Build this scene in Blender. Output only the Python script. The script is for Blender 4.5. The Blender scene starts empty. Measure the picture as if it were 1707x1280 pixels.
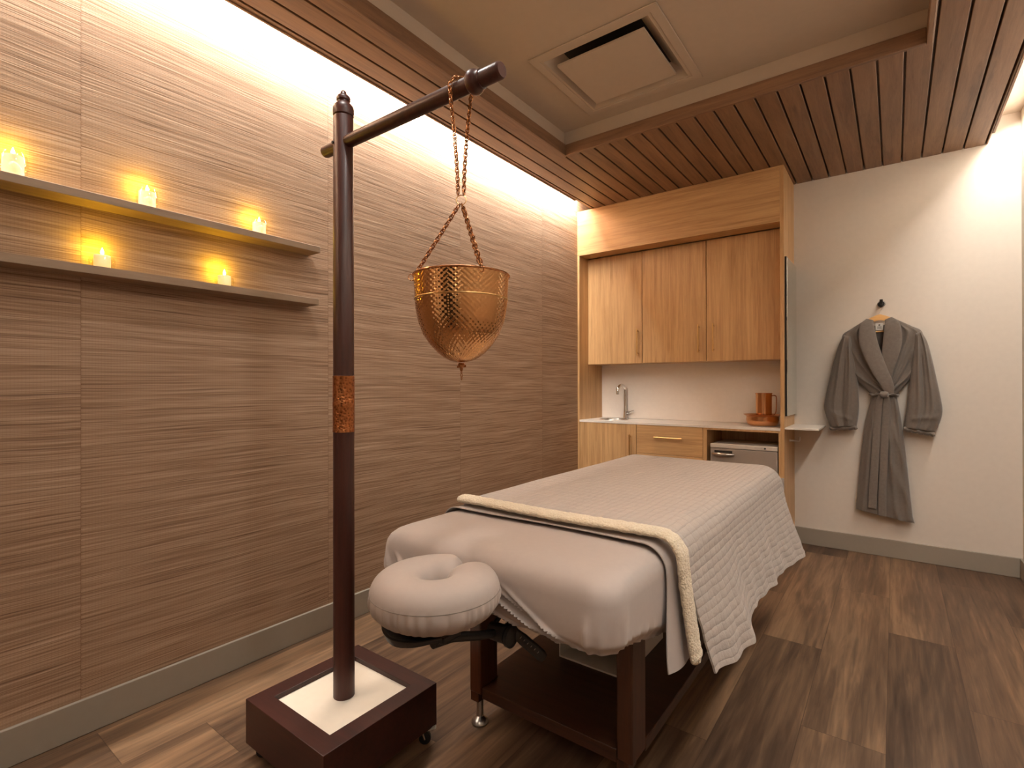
import bpy, bmesh, math, random
from mathutils import Vector, Matrix, noise
random.seed(7)
S = bpy.context.scene
COL = S.collection
PI = math.pi

# ------------------------------------------------------------------ helpers
def lerp(a, b, t): return a + (b - a) * t
def smooth(t):
    t = max(0.0, min(1.0, t)); return t * t * (3 - 2 * t)
def interp(tab, x):
    """piecewise smooth interpolation of a table [(x, y), ...]"""
    if x <= tab[0][0]: return tab[0][1]
    for (a, ya), (b, yb) in zip(tab, tab[1:]):
        if x <= b:
            return lerp(ya, yb, (x - a) / (b - a))
    return tab[-1][1]
def cat_rom(pts, n):
    """Catmull-Rom resample of a 3D polyline"""
    P = [Vector(p) for p in pts]
    out = []
    m = len(P) - 1
    for i in range(n + 1):
        t = i / n * m
        k = min(int(t), m - 1); u = t - k
        p1, p2 = P[k], P[k + 1]
        p0 = P[k - 1] if k > 0 else p1 * 2 - p2
        p3 = P[k + 2] if k + 2 <= m else p2 * 2 - p1
        out.append(0.5 * ((2 * p1) + (p2 - p0) * u + (2 * p0 - 5 * p1 + 4 * p2 - p3) * u * u + (3 * p1 - p0 - 3 * p2 + p3) * u ** 3))
    return out

class MB:
    """collects shapes in world coordinates and links them as ONE mesh object"""
    def __init__(self):
        self.bm = bmesh.new()
        self.uv = self.bm.loops.layers.uv.new('UVMap')
    def box(self, a, b, rot=None, pivot=None):
        vs = []
        for z in (a[2], b[2]):
            for y in (a[1], b[1]):
                for x in (a[0], b[0]):
                    v = Vector((x, y, z))
                    if rot is not None:
                        v = rot @ (v - Vector(pivot)) + Vector(pivot)
                    vs.append(self.bm.verts.new(v))
        for f in ((0, 2, 3, 1), (4, 5, 7, 6), (0, 1, 5, 4), (2, 6, 7, 3), (0, 4, 6, 2), (1, 3, 7, 5)):
            self.bm.faces.new([vs[i] for i in f])
        return self
    def ring_loft(self, rings, closed=True, cap0=True, cap1=True, uvs=None):
        """rings: list of lists of points (same length) -> skin"""
        R = [[self.bm.verts.new(p) for p in r] for r in rings]
        n = len(R[0])
        for i in range(len(R) - 1):
            for j in range(n if closed else n - 1):
                k = (j + 1) % n
                f = self.bm.faces.new((R[i][j], R[i][k], R[i + 1][k], R[i + 1][j]))
                if uvs:
                    us = (uvs[i][j], uvs[i][k], uvs[i + 1][k], uvs[i + 1][j])
                    for l, q in zip(f.loops, us): l[self.uv].uv = q
        if closed and cap0: self.bm.faces.new(R[0][::-1])
        if closed and cap1: self.bm.faces.new(R[-1])
        return self
    def lathe(self, prof, c, seg=32, axis='z', cap0=True, cap1=True):
        """prof: (height, radius) pairs along the axis from point c"""
        rings = []
        for h, r in prof:
            ring = []
            for j in range(seg):
                a = 2 * PI * j / seg
                p = (r * math.cos(a), r * math.sin(a), h)
                if axis == 'x': p = (h, r * math.cos(a), r * math.sin(a))
                if axis == 'y': p = (r * math.cos(a), h, r * math.sin(a))
                ring.append((c[0] + p[0], c[1] + p[1], c[2] + p[2]))
            rings.append(ring)
        return self.ring_loft(rings, True, cap0, cap1)
    def tube(self, path, rad, seg=12, flat=1.0, up=(0, 0, 1), caps=True):
        """tube along path; rad number or list; flat = ratio of the second half axis"""
        P = [Vector(p) for p in path]
        n = len(P)
        rings = []
        prev = None
        for i in range(n):
            t = (P[min(i + 1, n - 1)] - P[max(i - 1, 0)])
            t = t.normalized() if t.length > 1e-9 else Vector((0, 0, 1))
            if prev is None:
                u = Vector(up)
                if abs(u.dot(t)) > .95: u = Vector((1, 0, 0))
                u = (u - t * u.dot(t)).normalized()
            else:
                u = (prev - t * prev.dot(t)).normalized()
            prev = u
            w = t.cross(u)
            r = rad[i] if isinstance(rad, (list, tuple)) else rad
            rings.append([P[i] + u * (r * flat * math.sin(2 * PI * j / seg)) + w * (r * math.cos(2 * PI * j / seg)) for j in range(seg)])
        return self.ring_loft(rings, True, caps, caps)
    def torus(self, c, R, r, nrm=(0, 0, 1), seg=24, rs=8, sx=1.0, xd=None):
        nrm = Vector(nrm).normalized()
        a = Vector(xd).normalized() if xd is not None else nrm.orthogonal().normalized()
        b = nrm.cross(a)
        c = Vector(c)
        rings = []
        for i in range(seg):
            t = 2 * PI * i / seg
            d = (a * math.cos(t) + b * math.sin(t))
            ctr = c + a * (R * sx * math.cos(t)) + b * (R * math.sin(t))
            rings.append([ctr + d * (r * math.cos(2 * PI * j / rs)) + nrm * (r * math.sin(2 * PI * j / rs)) for j in range(rs)])
        rings.append(rings[0])
        V = [[self.bm.verts.new(p) for p in q] for q in rings[:-1]]
        for i in range(seg):
            for j in range(rs):
                i2, j2 = (i + 1) % seg, (j + 1) % rs
                self.bm.faces.new((V[i][j], V[i2][j], V[i2][j2], V[i][j2]))
        return self
    def plate(self, outer, holes, z0, z1):
        """flat plate in XY with holes, z0 < z1"""
        bm = self.bm
        es = []
        for loop in [outer] + holes:
            vs = [bm.verts.new((p[0], p[1], z1)) for p in loop]
            for i in range(len(vs)): es.append(bm.edges.new((vs[i], vs[(i + 1) % len(vs)])))
        r = bmesh.ops.triangle_fill(bm, edges=es, use_beauty=True)
        fs = [g for g in r['geom'] if isinstance(g, bmesh.types.BMFace)]
        e = bmesh.ops.extrude_face_region(bm, geom=fs)
        for g in e['geom']:
            if isinstance(g, bmesh.types.BMVert): g.co.z = z0
        return self
    def sheet(self, fn, nu, nv, th=0.004, uvf=None):
        """thick cloth: fn(u, v) -> point for u, v in 0..1; the second side lies th behind along the normal"""
        G = [[Vector(fn(i / nu, j / nv)) for j in range(nv + 1)] for i in range(nu + 1)]
        N = []
        for i in range(nu + 1):
            row = []
            for j in range(nv + 1):
                du = G[min(i + 1, nu)][j] - G[max(i - 1, 0)][j]
                dv = G[i][min(j + 1, nv)] - G[i][max(j - 1, 0)]
                n = du.cross(dv)
                row.append(n.normalized() if n.length > 1e-12 else Vector((0, 0, 1)))
            N.append(row)
        bm = self.bm
        A = [[bm.verts.new(G[i][j]) for j in range(nv + 1)] for i in range(nu + 1)]
        B = [[bm.verts.new(G[i][j] - N[i][j] * th) for j in range(nv + 1)] for i in range(nu + 1)]
        def q(vs, uvc):
            f = bm.faces.new(vs)
            for l, c in zip(f.loops, uvc): l[self.uv].uv = c
        uvf = uvf or (lambda u, v: (u, v))
        for i in range(nu):
            for j in range(nv):
                c = [uvf(a / nu, b / nv) for a, b in ((i, j), (i + 1, j), (i + 1, j + 1), (i, j + 1))]
                q((A[i][j], A[i + 1][j], A[i + 1][j + 1], A[i][j + 1]), c)
                q((B[i][j], B[i][j + 1], B[i + 1][j + 1], B[i + 1][j]), [c[0], c[3], c[2], c[1]])
        for i in range(nu):
            for j in (0, nv):
                c = [uvf(i / nu, j / nv), uvf((i + 1) / nu, j / nv)]
                q((A[i][j], A[i + 1][j], B[i + 1][j], B[i][j]), [c[0], c[1], c[1], c[0]])
        for j in range(nv):
            for i in (0, nu):
                c = [uvf(i / nu, j / nv), uvf(i / nu, (j + 1) / nv)]
                q((A[i][j], A[i][j + 1], B[i][j + 1], B[i][j]), [c[0], c[1], c[1], c[0]])
        return self
    def build(self, name, mat, parent=None, bevel=0.0, sharp=38, seg=2, sub=0):
        bm = self.bm
        root = parent
        while root is not None and root.parent is not None: root = root.parent
        bmesh.ops.recalc_face_normals(bm, faces=bm.faces[:])
        for f in bm.faces: f.smooth = True
        ang = math.radians(sharp)
        for e in bm.edges:
            if len(e.link_faces) == 2 and e.calc_face_angle(0) > ang: e.smooth = False
        if root is not None:
            bmesh.ops.translate(bm, verts=bm.verts[:], vec=-root.location)
        me = bpy.data.meshes.new(name)
        bm.to_mesh(me); bm.free()
        o = bpy.data.objects.new(name, me)
        COL.objects.link(o)
        if mat: me.materials.append(mat)
        if parent is not None: o.parent = parent
        if bevel:
            m = o.modifiers.new('Bevel', 'BEVEL'); m.width = bevel; m.segments = seg
            m.limit_method = 'ANGLE'; m.angle_limit = math.radians(40)
        if sub:
            m = o.modifiers.new('Subsurf', 'SUBSURF'); m.levels = sub; m.render_levels = sub
        return o

def thing(name, label, cat, loc, group=None):
    o = bpy.data.objects.new(name, None)
    o.empty_display_size = .05
    COL.objects.link(o); o.location = loc
    o['label'] = label; o['category'] = cat
    if group: o['group'] = group
    return o
def tag(o, label, cat, group=None):
    o['label'] = label; o['category'] = cat
    if group: o['group'] = group
    return o
def struct(o):
    o['kind'] = 'structure'; return o
def dup(root, loc, label, group=None):
    r = root.copy(); COL.objects.link(r); r.location = loc; r['label'] = label
    if group: r['group'] = group
    for ch in list(root.children):
        c = ch.copy(); COL.objects.link(c); c.parent = r
        for g in ch.children:
            d = g.copy(); COL.objects.link(d); d.parent = c
    return r

# ------------------------------------------------------------------ materials
def srgb(r, g, b):
    f = lambda c: (c / 12.92 if c <= .04045 else ((c + .055) / 1.055) ** 2.4)
    return (f(r / 255), f(g / 255), f(b / 255), 1)

class NT:
    def __init__(self, name):
        self.m = bpy.data.materials.new(name); self.m.use_nodes = True
        self.t = self.m.node_tree; self.n = self.t.nodes; self.l = self.t.links
        self.b = self.n['Principled BSDF']; self.out = self.n['Material Output']
    def node(self, typ, **kw):
        x = self.n.new(typ)
        for k, v in kw.items():
            if hasattr(x, k): setattr(x, k, v)
            else: x.inputs[k].default_value = v
        return x
    def link(self, a, b): self.l.new(a, b)
    def coord(self, kind='Object', scale=(1, 1, 1), loc=(0, 0, 0), rot=(0, 0, 0)):
        c = self.node('ShaderNodeTexCoord'); mp = self.node('ShaderNodeMapping')
        mp.inputs['Scale'].default_value = scale; mp.inputs['Location'].default_value = loc; mp.inputs['Rotation'].default_value = rot
        self.link(c.outputs[kind], mp.inputs['Vector']); return mp.outputs[0]
    def noise(self, vec, scale, detail=3, rough=.5, dist=0):
        x = self.node('ShaderNodeTexNoise'); x.inputs['Scale'].default_value = scale
        x.inputs['Detail'].default_value = detail; x.inputs['Roughness'].default_value = rough; x.inputs['Distortion'].default_value = dist
        if vec is not None: self.link(vec, x.inputs['Vector'])
        return x.outputs['Fac']
    def math(self, op, a, b=None, c=None):
        x = self.node('ShaderNodeMath', operation=op)
        for i, v in enumerate((a, b, c)):
            if v is None: continue
            if isinstance(v, (int, float)): x.inputs[i].default_value = v
            else: self.link(v, x.inputs[i])
        return x.outputs[0]
    def ramp(self, fac, stops, interp='LINEAR'):
        x = self.node('ShaderNodeValToRGB'); x.color_ramp.interpolation = interp
        e = x.color_ramp.elements
        while len(e) < len(stops): e.new(.5)
        for el, (p, c) in zip(e, stops):
            el.position = p; el.color = c if len(c) == 4 else (*c, 1)
        self.link(fac, x.inputs[0]); return x.outputs[0]
    def mix(self, fac, a, b, mode='MIX'):
        x = self.node('ShaderNodeMix', data_type='RGBA', blend_type=mode)
        for sock, v in ((x.inputs[0], fac), (x.inputs[6], a), (x.inputs[7], b)):
            if isinstance(v, (int, float)): sock.default_value = v
            elif isinstance(v, tuple): sock.default_value = v
            else: self.link(v, sock)
        return x.outputs[2]
    def sep(self, vec):
        x = self.node('ShaderNodeSeparateXYZ'); self.link(vec, x.inputs[0]); return x.outputs
    def comb(self, x, y, z):
        n = self.node('ShaderNodeCombineXYZ')
        for i, v in enumerate((x, y, z)):
            if isinstance(v, (int, float)): n.inputs[i].default_value = v
            else: self.link(v, n.inputs[i])
        return n.outputs[0]
    def white(self, vec):
        x = self.node('ShaderNodeTexWhiteNoise'); self.link(vec, x.inputs['Vector']); return x.outputs['Value']
    def bump(self, h, strength=.3, dist=.01, prev=None):
        x = self.node('ShaderNodeBump'); x.inputs['Strength'].default_value = strength; x.inputs['Distance'].default_value = dist
        self.link(h, x.inputs['Height'])
        if prev is not None: self.link(prev, x.inputs['Normal'])
        self.link(x.outputs[0], self.b.inputs['Normal']); return x.outputs[0]
    def set(self, color=None, rough=.5, metal=0, spec=None):
        if color is not None:
            if isinstance(color, tuple): self.b.inputs['Base Color'].default_value = color
            else: self.link(color, self.b.inputs['Base Color'])
        self.b.inputs['Roughness'].default_value = rough; self.b.inputs['Metallic'].default_value = metal
        if spec is not None: self.b.inputs['Specular IOR Level'].default_value = spec
        return self

def plain(name, col, rough=.5, metal=0, spec=None, nscale=40, nstr=.04):
    t = NT(name); v = t.coord()
    n = t.noise(v, nscale, 3)
    c = t.mix(.06, col, t.ramp(n, [(.3, tuple(x * .7 for x in col[:3])), (.7, tuple(min(1, x * 1.25) for x in col[:3]))]))
    t.set(c, rough, metal, spec)
    if nstr: t.bump(n, nstr, .004)
    return t.m

def wood(name, dark, light, grain='z', rough=.45, stretch=22, scale=2.2, fine=.5, spec=None, coat=0):
    t = NT(name)
    sc = {'x': (1, stretch, stretch), 'y': (stretch, 1, stretch), 'z': (stretch, stretch, 1)}[grain]
    v = t.coord('Object', sc)
    big = t.noise(v, scale * .35, 2, .5, .5)
    n1 = t.noise(v, scale, 5, .6, .8)
    fv = t.coord('Object', tuple(3 * q for q in sc))
    n2 = t.noise(fv, scale * 2.4, 3, .6, .2)
    f = t.math('ADD', t.math('MULTIPLY', n1, 1 - fine * .5), t.math('MULTIPLY', n2, fine * .5))
    f = t.math('ADD', t.math('MULTIPLY', f, .72), t.math('MULTIPLY', big, .28))
    c = t.ramp(f, [(.34, dark), (.5, tuple(lerp(a, b, .55) for a, b in zip(dark, light))), (.66, light)])
    t.set(c, rough, 0, spec)
    if coat: t.b.inputs['Coat Weight'].default_value = coat; t.b.inputs['Coat Roughness'].default_value = .15
    t.bump(n2, .08, .002)
    return t.m

def fabric(name, col, weave=900, rough=.85, var=.08, wr=.0, sheen=.15):
    t = NT(name); v = t.coord()
    n = t.noise(v, 60, 4, .6)
    c = t.mix(var, col, t.ramp(n, [(.3, tuple(x * .45 for x in col[:3])), (.7, tuple(min(1, x * 1.5) for x in col[:3]))]))
    t.set(c, rough, 0, .2)
    t.b.inputs['Sheen Weight'].default_value = sheen
    h = t.noise(v, weave, 2, .5)
    nb = t.bump(h, .06, .001)
    if wr:
        w = t.noise(t.coord('Object', (1, 1, .45)), 14, 3, .55, .6)
        t.bump(w, wr, .012, nb)
    return t.m

def metal(name, col, rough, brushed=0):
    t = NT(name); t.set(col, rough, 1)
    n = t.noise(t.coord(), 120, 2)
    t.link(t.math('ADD', t.math('MULTIPLY', n, .1), rough - .04), t.b.inputs['Roughness'])
    return t.m

M = {}
# woven reed wallpaper: hundreds of fine horizontal reeds, thin vertical threads, drops 0.963 m wide
def grasscloth():
    t = NT('grasscloth'); v = t.coord()
    s = t.sep(v)
    pan = t.math('FLOOR', t.math('DIVIDE', t.math('SUBTRACT', s[1], .527), .963))
    off = t.math('MULTIPLY', t.white(t.comb(pan, 3.1, 0)), 9.0)
    z = t.math('ADD', s[2], off)
    wob = t.noise(t.comb(0, t.math('MULTIPLY', s[1], 1.3), t.math('MULTIPLY', z, 3.0)), 1.0, 2)
    z = t.math('ADD', z, t.math('MULTIPLY', t.math('SUBTRACT', wob, .5), .03))
    def reed(fy, fz, det, seed):
        return t.noise(t.comb(seed, t.math('MULTIPLY', s[1], fy), t.math('MULTIPLY', z, fz)), 1.0, det, .6)
    a = reed(1.5, 120, 3, 0.0); b = reed(3.2, 300, 2, 4.0); c = reed(1.2, 26, 2, 8.0)
    f = t.math('ADD', t.math('ADD', t.math('MULTIPLY', a, .42), t.math('MULTIPLY', b, .40)), t.math('MULTIPLY', c, .18))
    col = t.ramp(f, [(.31, srgb(86, 63, 47)), (.41, srgb(140, 112, 89)), (.52, srgb(168, 140, 116)), (.67, srgb(198, 172, 148))])
    ln = reed(1.7, 175, 2, 12.0)
    col = t.mix(t.math('MULTIPLY', t.math('SMOOTH_MAX', t.math('MULTIPLY', t.math('SUBTRACT', ln, .58), 9.0), 0.0, .1), .55), col, srgb(92, 68, 52))
    th = t.math('PINGPONG', s[1], .0045)
    thr = t.math('LESS_THAN', th, .0011)
    col = t.mix(t.math('MULTIPLY', thr, .12), col, srgb(118, 88, 66))
    # the drop seams
    fr = t.math('FRACT', t.math('DIVIDE', t.math('SUBTRACT', s[1], .527), .963))
    seam = t.math('LESS_THAN', t.math('MINIMUM', fr, t.math('SUBTRACT', 1.0, fr)), .0016)
    col = t.mix(t.math('MULTIPLY', seam, .4), col, srgb(110, 76, 54))
    tone = t.math('ADD', .94, t.math('MULTIPLY', t.white(t.comb(pan, 7.7, 1.0)), .1))
    col = t.mix(1.0, col, t.comb(tone, tone, tone), 'MULTIPLY')
    t.set(col, .75, 0, .25)
    t.bump(f, .55, .004)
    return t.m
M['grass'] = grasscloth()

# vinyl oak floor planks, 0.243 m wide, running towards the cabinets
def planks():
    t = NT('floor_planks'); v = t.coord(); s = t.sep(v)
    r = t.math('DIVIDE', t.math('SUBTRACT', s[0], 1.737), .2428)
    row = t.math('FLOOR', r)
    # row offsets (end joints): known for the rows by the back wall, hashed elsewhere
    known = {0: 2.703, 1: 3.578, 2: 3.078, 3: 4.04, -1: 3.3, -2: 2.35, -3: 1.75, -4: 2.75}
    stops = []
    for k in range(-8, 6):
        o = known.get(k, 1.0 + ((k * 37) % 17) / 12.0)
        o = (o % 1.52) / 1.52 + (1 if k == 2 else 0)
        stops.append(((k + 8) / 14 + .0001, (o, o, o)))
    offs = t.ramp(t.math('DIVIDE', t.math('ADD', row, 8.5), 14.0), stops, 'CONSTANT')
    y = t.math('DIVIDE', s[1], 1.52)
    yy = t.math('SUBTRACT', y, offs)
    idx = t.math('FLOOR', yy)
    par = t.math('FLOORED_MODULO', row, 2.0); idp = t.math('FLOORED_MODULO', idx, 2.0)
    w = t.white(t.comb(row, idx, 2.0))
    w = t.math('ADD', t.math('MULTIPLY', par, w), t.math('MULTIPLY', t.math('SUBTRACT', 1.0, par), t.math('ADD', .14, t.math('MULTIPLY', idp, .72))))
    w2 = t.white(t.comb(row, idx, 5.0))
    gy = t.math('ADD', t.math('MULTIPLY', s[1], 1.0), t.math('MULTIPLY', w2, 30))
    gx = t.math('ADD', t.math('MULTIPLY', s[0], 1.0), t.math('MULTIPLY', w, 13))
    warp = t.noise(t.comb(t.math('MULTIPLY', gx, 5), t.math('MULTIPLY', gy, 1.1), 0), 1, 2)
    g1 = t.noise(t.comb(t.math('MULTIPLY', gx, 9), t.math('MULTIPLY', gy, .9), 1), 1, 3, .55, 1.2)
    g2 = t.noise(t.comb(t.math('MULTIPLY', gx, 60), t.math('MULTIPLY', gy, 3), warp), 1, 4, .6, .6)
    f = t.math('ADD', t.math('ADD', t.math('MULTIPLY', g1, .62), t.math('MULTIPLY', g2, .42)), t.math('MULTIPLY', t.math('SUBTRACT', w, .5), .20))
    col = t.ramp(f, [(.27, srgb(60, 45, 35)), (.40, srgb(80, 61, 47)), (.54, srgb(104, 81, 62)), (.72, srgb(140, 111, 84))])
    fx = t.math('FRACT', r); fy = t.math('FRACT', yy)
    ex = t.math('LESS_THAN', t.math('MINIMUM', fx, t.math('SUBTRACT', 1.0, fx)), .005)
    ey = t.math('LESS_THAN', t.math('MINIMUM', fy, t.math('SUBTRACT', 1.0, fy)), .0008)
    e = t.math('MAXIMUM', ex, ey)
    col = t.mix(t.math('MULTIPLY', e, .6), col, srgb(52, 38, 29))
    t.set(col, .42, 0, .35)
    t.bump(t.math('SUBTRACT', g2, t.math('MULTIPLY', e, 2.0)), .12, .003)
    return t.m
M['floor'] = planks()
M['plaster'] = plain('plaster_ceiling', srgb(196, 182, 166), .8, nscale=25, nstr=.05)
M['wall'] = plain('wall_paint', srgb(216, 208, 198), .7, nscale=30, nstr=.04)
M['base'] = plain('baseboard_paint', srgb(150, 142, 130), .55, nstr=.02)
M['ceilwood'] = wood('ceiling_wood', srgb(104, 76, 56), srgb(150, 116, 88), 'y', .5, 14, 2.0)
M['ceilwood_x'] = wood('ceiling_wood_cross', srgb(104, 76, 56), srgb(150, 116, 88), 'x', .5, 14, 2.0)
M['oak'] = wood('oak_vertical', srgb(164, 125, 80), srgb(214, 175, 126), 'z', .42, 24, 2.0)
M['oak_x'] = wood('oak_horizontal', srgb(164, 125, 80), srgb(214, 175, 126), 'x', .42, 24, 2.0)
M['mahog'] = wood('mahogany', srgb(44, 18, 12), srgb(72, 32, 23), 'z', .42, 20, 2.5, coat=.05)
M['mahog_x'] = wood('mahogany_flat', srgb(38, 15, 11), srgb(62, 26, 19), 'x', .42, 18, 3.0, coat=.05)
M['walnut'] = wood('walnut_table', srgb(48, 26, 15), srgb(88, 51, 30), 'z', .38, 18, 3.0, coat=.1)
M['walnut_x'] = wood('walnut_table_flat', srgb(42, 24, 15), srgb(76, 45, 28), 'x', .4, 18, 3.0)
M['shelfwood'] = wood('shelf_laminate', srgb(128, 106, 84), srgb(158, 134, 110), 'y', .6, 10, 2.0)
M['quartz'] = plain('white_quartz', srgb(236, 230, 222), .25, nstr=0)
M['splash'] = plain('white_splash', srgb(236, 228, 220), .4, nstr=0)
M['cream'] = plain('cream_panel', srgb(238, 228, 212), .5, nstr=.03)
M['dark_in'] = plain('dark_interior', srgb(44, 40, 36), .7, nstr=0)
M['black'] = plain('black_plastic', srgb(20, 19, 18), .4, nstr=.03)
M['black_metal'] = plain('black_metal', srgb(18, 17, 17), .35, 0, .6, nstr=0)
M['fr_grey'] = plain('fridge_grey', srgb(150, 139, 130), .45, nstr=.05)
M['fr_light'] = plain('fridge_light', srgb(206, 198, 188), .4, nstr=0)
M['chrome'] = metal('chrome', (.78, .77, .75, 1), .12)
M['steel'] = metal('brushed_steel', (.62, .6, .57, 1), .3)
M['brass'] = metal('brass', srgb(222, 182, 122), .3)
M['brasswire'] = metal('antique_brass', srgb(168, 116, 76), .28)
M['coppers'] = metal('polished_copper', srgb(218, 160, 112), .18)
M['sheet'] = fabric('grey_cotton', srgb(168, 159, 154), var=.03, wr=.08)
M['sheet2'] = fabric('grey_cotton_top_sheet', srgb(165, 156, 151), var=.03, wr=.08)
M['cover'] = fabric('cradle_cotton', srgb(164, 154, 148), var=.03, wr=.05)
M['pad'] = fabric('pad_vinyl', srgb(120, 110, 100), 200, .5)
M['robe'] = fabric('robe_grey', srgb(112, 104, 97), 500, .95, .12, .6, .3)
M['robe2'] = fabric('robe_plush', srgb(114, 106, 99), 350, .95, .2, .3, .5)
M['hangwood'] = wood('hanger_wood', srgb(214, 160, 92), srgb(236, 188, 120), 'x', .4, 12, 3)
M['wax'] = plain('candle_wax_glow', srgb(246, 236, 214), .5, nstr=0)
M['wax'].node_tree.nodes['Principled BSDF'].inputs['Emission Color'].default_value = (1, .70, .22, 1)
M['wax'].node_tree.nodes['Principled BSDF'].inputs['Emission Strength'].default_value = .9   # emission stands in for flame light inside the wax
M['white'] = plain('white_plastic', srgb(226, 222, 214), .4, nstr=0)
M['pale'] = fabric('pale_cloth', srgb(206, 192, 172), 500, .9)
M['darkband'] = plain('dark_band', srgb(26, 24, 23), .6, nstr=0)
M['blackbox'] = plain('dark_box_board', srgb(38, 26, 20), .6, nstr=.05)

def sherpa():
    t = NT('sherpa_fleece'); v = t.coord()
    vo = t.node('ShaderNodeTexVoronoi'); vo.inputs['Scale'].default_value = 150; t.link(v, vo.inputs['Vector'])
    n = t.noise(v, 260, 4, .7)
    h = t.math('ADD', t.math('MULTIPLY', vo.outputs['Distance'], -.8), n)
    col = t.ramp(n, [(.3, srgb(214, 196, 164)), (.7, srgb(246, 234, 210))])
    t.set(col, .95, 0, .1); t.b.inputs['Sheen Weight'].default_value = .5
    t.bump(h, .8, .006)
    return t.m
M['sherpa'] = sherpa()

def quilted():
    t = NT('quilted_cotton')
    u = t.coord('UV'); s = t.sep(u)
    wn = t.noise(u, 7, 2); wn2 = t.noise(u, 22, 3)
    x = t.math('ADD', s[0], t.math('MULTIPLY', t.math('SUBTRACT', wn2, .5), .012))
    y = t.math('ADD', s[1], t.math('MULTIPLY', t.math('SUBTRACT', wn, .5), .02))
    a = t.math('ABSOLUTE', t.math('SINE', t.math('MULTIPLY', x, PI / .026)))
    b = t.math('ABSOLUTE', t.math('SINE', t.math('MULTIPLY', y, PI / .052)))
    a = t.math('POWER', a, .45); b = t.math('POWER', b, .35)
    puff = t.math('ADD', t.math('MULTIPLY', a, .65), t.math('MULTIPLY', b, .35))
    n = t.noise(u, 75, 4, .65)
    h = t.math('ADD', puff, t.math('MULTIPLY', n, .55))
    col = t.mix(t.math('MULTIPLY', n, .22), srgb(172, 163, 156), srgb(136, 127, 121))
    t.set(col, .88, 0, .2); t.b.inputs['Sheen Weight'].default_value = .2
    t.bump(h, .46, .009)
    return t.m
M['quilt'] = quilted()

def hammered():
    t = NT('hammered_copper'); v = t.coord(); s = t.sep(v)
    ang = t.math('ARCTAN2', s[1], s[0])
    row = t.math('MULTIPLY', s[2], 1 / .0135)
    cx = t.math('SUBTRACT', t.math('FRACT', t.math('MULTIPLY', ang, 50 / (2 * PI))), .5)
    cy = t.math('SUBTRACT', t.math('FRACT', row), .5)
    dim = t.math('MULTIPLY', t.math('COSINE', t.math('MULTIPLY', cx, 2 * PI)), t.math('COSINE', t.math('MULTIPLY', cy, 2 * PI)))
    t.set(srgb(214, 164, 112), .10, 1)
    t.bump(dim, .15, .004)
    return t.m
M['hammer'] = hammered()

def engraved():
    t = NT('engraved_copper'); v = t.coord()
    vo = t.node('ShaderNodeTexVoronoi'); vo.inputs['Scale'].default_value = 110; t.link(v, vo.inputs['Vector'])
    col = t.ramp(vo.outputs['Distance'], [(.1, srgb(120, 74, 44)), (.5, srgb(178, 116, 72))])
    t.set(col, .3, 1); t.bump(vo.outputs['Distance'], .6, .003); return t.m
M['engrave'] = engraved()

def thin_glass():
    t = NT('votive_glass')
    tr = t.node('ShaderNodeBsdfTransparent'); gl = t.node('ShaderNodeBsdfGlossy'); gl.inputs['Roughness'].default_value = .06
    tr.inputs['Color'].default_value = (.97, .97, .95, 1)
    mx = t.node('ShaderNodeMixShader'); mx.inputs[0].default_value = .09
    t.link(tr.outputs[0], mx.inputs[1]); t.link(gl.outputs[0], mx.inputs[2])
    t.link(mx.outputs[0], t.out.inputs['Surface']); return t.m
M['glass'] = thin_glass()

def mirror():
    t = NT('mirror_glass'); t.set((.80, .84, .80, 1), .02, 1); return t.m
M['mirror'] = mirror()

def emit(name, col, st):
    t = NT(name); t.set((0, 0, 0, 1), .5)
    t.b.inputs['Emission Color'].default_value = col; t.b.inputs['Emission Strength'].default_value = st; return t.m
M['flame'] = emit('candle_flame', (1, .72, .22, 1), 26)

# ------------------------------------------------------------------ room shell
XR, YB, YF = 2.882, 4.434, -1.9
ZW, ZP = 2.732, 2.893            # slatted soffit, plaster of the raised ceiling
GL, GR = .137, 2.729             # outer edges of the soffit (light coves beside the walls)
RX0, RX1, RY0, RY1 = .477, 2.39, -.9, 2.968   # raised part of the ceiling
struct(MB().box((-.1, YF - .1, -.1), (XR + .1, YB + .1, 0)).build('floor', M['floor']))
struct(MB().box((-.1, YF - .1, 0), (0, YB + .1, 3.0)).build('wall_left', M['grass']))
struct(MB().box((0, YB, 0), (XR, YB + .1, 3.0)).build('wall_back', M['wall']))
struct(MB().box((XR, YF - .1, 0), (XR + .1, YB + .1, 3.0)).build('wall_right', M['wall']))
struct(MB().box((0, YF - .1, 0), (XR, YF, 3.0)).build('wall_front', M['wall']))
struct(MB().box((1.30, YF + .0005, .005), (2.55, YF + .03, 2.25)).build('reflection_panel', M['blackbox'], bevel=.003))  # unseen dark panel added for the copper bowl to reflect
mb = MB()
VX, VY = 1.066, 2.532
mb.plate([(0, YF), (XR, YF), (XR, YB), (0, YB)], [[(VX - .297, VY - .297), (VX + .297, VY - .297), (VX + .297, VY + .297), (VX - .297, VY + .297)]], ZP, 3.0)
struct(mb.build('ceiling', M['plaster']))
# plaster returns between soffit and raised ceiling
zt = 2.801
struct(MB().box((.20, YF, zt), (RX0, YB, ZP)).build('trim_1', M['plaster']))
struct(MB().box((RX1, YF, zt), (2.67, YB, ZP)).build('trim_2', M['plaster']))
struct(MB().box((RX0, RY1, zt), (RX1, YB, ZP)).build('trim_3', M['plaster']))
struct(MB().box((RX0, YF, zt), (RX1, RY0, ZP)).build('trim_4', M['plaster']))

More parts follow.
